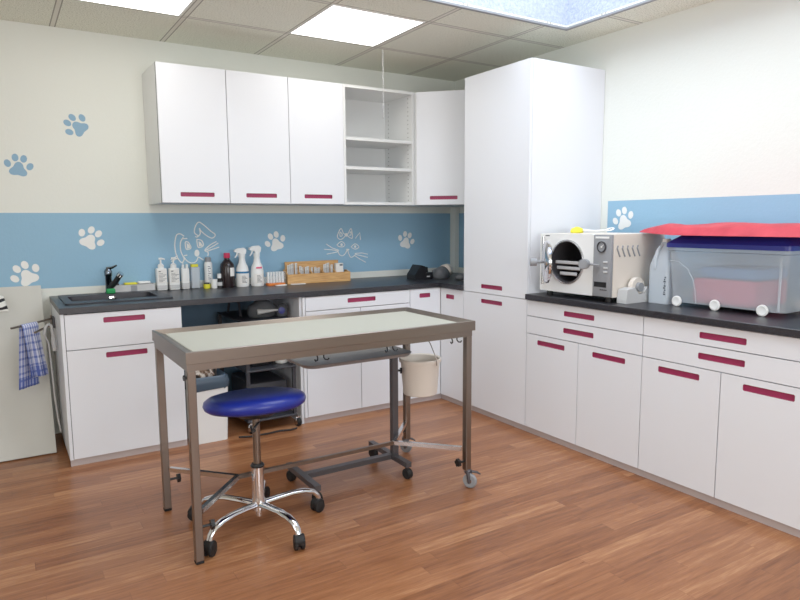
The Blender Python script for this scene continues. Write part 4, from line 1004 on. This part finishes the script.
b = nb(); bx(b, -1.958, -1.940, -.61, -.585, .4125, .56, .004, 1); simple('remote_control', b, 'black', 'narrow black stick beside the crumpled white bag', 'remote', (-1.95, -.6, .4125))
# clutter on the trolley top
t = thing('hair_dryer', 'dark grey dryer with a white nozzle and a blue spot on the trolley top', 'dryer', (-1.95, -.5, .7285))
b = lump(-1.985, -.50, .7285, .11, .075, .115, 21, amp=.10); obj('body', b, 'char', t, smooth=True)
b = nb(); tube(b, [(-2.045, -.585, .772), (-2.0, -.595, .775), (-1.91, -.60, .779)], [.019, .013, .006], 14); obj('nozzle', b, 'lgrey', t, smooth=True)
b = lump(-1.868, -.565, .7285, .04, .035, .085, 22, amp=.08); g_ = obj('motor_cap', b, 'char', t, smooth=True)
k = nb(); lathe(k, [(0, .004), (.022, .002), (.022, -.003), (0, -.003)], (-1.882, -.597, .772), 16, axis=(-.2, -1, .1)); obj('blue_spot', k, 'bluelid', g_)
b = nb(); tube(b, [(-2.13, -.22, .74), (-2.135, -.28, .82), (-2.12, -.36, .845), (-2.12, -.44, .82), (-2.13, -.50, .742)], .009, 10); simple('hose', b, 'dark', 'dark hose arching at the back of the trolley top', 'hose', (-2.08, -.45, .7285), smooth=True)
b = nb(); tube(b, [(-2.25, -.74, .007), (-2.18, -.768, .007), (-2.08, -.775, .007), (-1.98, -.765, .007), (-1.92, -.785, .007), (-1.87, -.775, .007)], .006, 8)
simple('extension_lead', b, 'black', 'black electric lead lying in a loop on the floor before the trolley', 'cable', (-2.05, -.7, 0), smooth=True)

# ------------------------------------------------------------------ leaning panel, towel rail, towel
b = nb(); pz = .966
yb0, yt0 = -.410, -.024
L_p = math.hypot(yt0 - yb0, pz); th_ = .019
dirp = Vector((0, yt0 - yb0, pz)).normalized(); nrm = Vector((0, dirp.z, -dirp.y))
vsf = []
for xx in (-4.05, -3.248):
    for s, w in ((0, 0), (1, 0), (1, 1), (0, 1)):
        vsf.append(b.verts.new(Vector((xx, yb0, .001)) + dirp * L_p * s + nrm * th_ * w * .98))
for q in ((0, 1, 2, 3), (4, 5, 6, 7)): b.faces.new([vsf[i] for i in q])
for i in range(4): b.faces.new((vsf[i], vsf[(i + 1) % 4], vsf[4 + (i + 1) % 4], vsf[4 + i]))
zmin = min(v.co.z for v in b.verts)
bmesh.ops.translate(b, vec=(0, -max(0, max(v.co.y for v in b.verts) + .002), .001 - min(0, zmin)), verts=b.verts)
simple('leaning_board', b, 'panel', 'plain white board leaning against the wall next to the sink cabinet', 'panel', (-3.65, -.4, 0))

t = thing('towel_rail', 'two-armed steel towel rail fixed to the side of the sink cabinet', 'towel rail', (-3.21, -.27, .77))
b = nb(); bx(b, -3.212, -3.1995, -.295, -.215, .735, .80, .003, 1); obj('mount', b, 'dsteel', t)
b = nb(); cyl(b, (-3.217, -.255, .725), (-3.217, -.255, .81), .006, 12); tube(b, [(-3.217, -.255, .79), (-3.300, -.37, .787), (-3.428, -.5, .783)], .0065, 12); obj('arm', b, 'steel', t, smooth=True)
b = nb(); tube(b, [(-3.217, -.255, .745), (-3.255, -.38, .757), (-3.315, -.50, .748)], .0065, 12); obj('arm', b, 'steel', t, smooth=True)
# towel draped over the first arm
b = nb(); uvl = b.loops.layers.uv.new('UVMap')
pA, pB = Vector((-3.380, -.452, .784)), Vector((-3.300, -.372, .786))
ax_ = (pB - pA); n2 = Vector((.70, -.70, 0)); n2.normalize()
NI, NJ = 14, 40; g = {}
for i in range(NI + 1):
    for j in range(NJ + 1):
        s = i / NI; w = j / NJ
        base = pA + ax_ * s
        Lf, Lb = .325, .385
        d = w * (Lf + Lb) - Lb
        fall = max(0, abs(d) - .016)
        side = 1 if d > 0 else -1
        off = .011 * (1 if abs(d) > .016 else abs(d) / .016) * side
        spread = .012 * fall / .3 * side
        fold = (.008 * sin(s * 11 + side) + .004 * sin(s * 23 + 2)) * min(1, fall * 6)
        p_ = base + n2 * (off + spread * .8 + (fold if side > 0 else fold * .3 - .0 * fall)) + ax_ * ((s - .5) * .25 * fall / .3 + (.28 * fall / .3 if side > 0 else -.05 * fall / .3))
        zz = base.z + .0075 * (1 if abs(d) < .016 else .6) - fall - .012 * s * (1 if side > 0 else 0) * min(1, fall * 5)
        g[i, j] = b.verts.new((p_.x, p_.y, zz))
for i in range(NI):
    for j in range(NJ):
        f = b.faces.new((g[i, j], g[i + 1, j], g[i + 1, j + 1], g[i, j + 1]))
        for lp, (u_, v_) in zip(f.loops, ((i, j), (i + 1, j), (i + 1, j + 1), (i, j + 1))): lp[uvl].uv = (u_ / NI, v_ / NJ)
o = simple('towel', b, 'towel', 'blue and white checked tea towel draped over the towel rail', 'towel', (-3.35, -.42, .79), smooth=True)
sm = o.modifiers.new('thick', 'SOLIDIFY'); sm.thickness = .003
t = thing('hose_with_handle', 'pale hose with a ribbed grey end hanging over the towel rail', 'hose', (-3.25, -.4, .75))
b = nb(); tube(b, [(-3.268, -.42, .72), (-3.258, -.415, .762), (-3.243, -.41, .778), (-3.228, -.41, .768), (-3.224, -.412, .73), (-3.222, -.414, .70)], .0085, 12); obj('tube', b, 'lgrey', t, smooth=True)
b = nb(); lathe(b, [(0, .002), (.011, 0), (.0125, -.02), (.012, -.024), (.0135, -.03), (.0135, -.05), (.0125, -.054), (.0135, -.058), (.012, -.08), (0, -.082)], (-3.222, -.414, .70), 16, axis=(-.05, .0, 1)); obj('ribbed_end', b, 'lgrey', t, smooth=True)
b = nb(); tube(b, [(-3.262, -.40, .715), (-3.246, -.395, .66), (-3.240, -.40, .50), (-3.236, -.40, .35), (-3.228, -.405, .22), (-3.218, -.41, .13)], .0045, 8); obj('cord', b, 'lgrey', t, smooth=True)
b = nb(); N_ = 12; g = {}
for i in range(N_ + 1):
    for j in range(N_ + 1):
        u, v = i / N_, j / N_
        xx = -3.555 + u * .125 - .02 * (1 - v) * 0; zz = .845 + v * .085 + .035 * (1 - u) * v
        g[i, j] = b.verts.new((xx - .02 * v * u, -.205 + .07 * (v) - .035 * sin(pi * u) * sin(pi * v), zz))
for i in range(N_):
    for j in range(N_): b.faces.new((g[i, j], g[i + 1, j], g[i + 1, j + 1], g[i, j + 1]))
o = simple('striped_cloth', b, 'stripe', 'white cloth with curved black stripes on the leaning board', 'cloth', (-3.53, -.18, .82), smooth=True)
sm = o.modifiers.new('thick', 'SOLIDIFY'); sm.thickness = .004

# ------------------------------------------------------------------ lights
def area(name, loc, size, energy, col, rot=(0, 0, 0)):
    l = bpy.data.lights.new(name, 'AREA'); l.shape = 'RECTANGLE'; l.size, l.size_y = size; l.energy = energy; l.color = col
    o = bpy.data.objects.new(name, l); COL.objects.link(o); o.location = loc; o.rotation_euler = rot; return o
area('skylight_light', ((sx0 + sx1) / 2, (sy0 + sy1) / 2, CZ + .60), (sx1 - sx0 - .1, sy1 - sy0 - .1), 40, (.84, .92, 1))
area('window_light', ((wx0 + wx1) / 2, YF + .02, (wz0 + wz1) / 2), (wx1 - wx0 - .2, wz1 - wz0 - .2), 66, (.95, .97, 1), (radians(90), 0, 0))
area('side_fill_light', (XL + .02, -3.6, 1.575), (1.8, 1.1), 26, (.95, .97, 1), (0, radians(-90), 0))  # fill lamp added on the left to brighten surfaces facing that wall
area('panel_light', (-4.0, -3.6, CZ - .02), (.6, .6), 7, (.98, 1, .84))
w = bpy.data.worlds.new('world'); S.world = w; w.use_nodes = True
w.node_tree.nodes['Background'].inputs[0].default_value = (.85, .92, 1, 1); w.node_tree.nodes['Background'].inputs[1].default_value = .3

# ------------------------------------------------------------------ camera (solved from the photograph's vanishing lines)
f_px, yaw, pitch, roll = 640.64, .5592, -.1218, -.0068
fwd = Vector((sin(yaw) * cos(pitch), cos(yaw) * cos(pitch), sin(pitch))); rt = Vector((cos(yaw), -sin(yaw), 0)); up = rt.cross(fwd)
r2 = rt * cos(roll) + up * sin(roll); u2 = up * cos(roll) - rt * sin(roll)
cd = bpy.data.cameras.new('camera'); cam = bpy.data.objects.new('camera', cd); COL.objects.link(cam)
cd.sensor_width = 36; cd.lens = f_px / 800 * 36; cd.clip_start = .05
mw = Matrix((( r2.x, u2.x, -fwd.x, -3.4607), (r2.y, u2.y, -fwd.y, -4.6112), (r2.z, u2.z, -fwd.z, 1.3555), (0, 0, 0, 1)))
cam.matrix_world = mw
S.camera = cam
S.view_settings.view_transform = 'Standard'
S.view_settings.look = 'None'
S.view_settings.exposure = .05
S.view_settings.gamma = 1.12
S.cycles.max_bounces = 8
S.cycles.transparent_max_bounces = 16
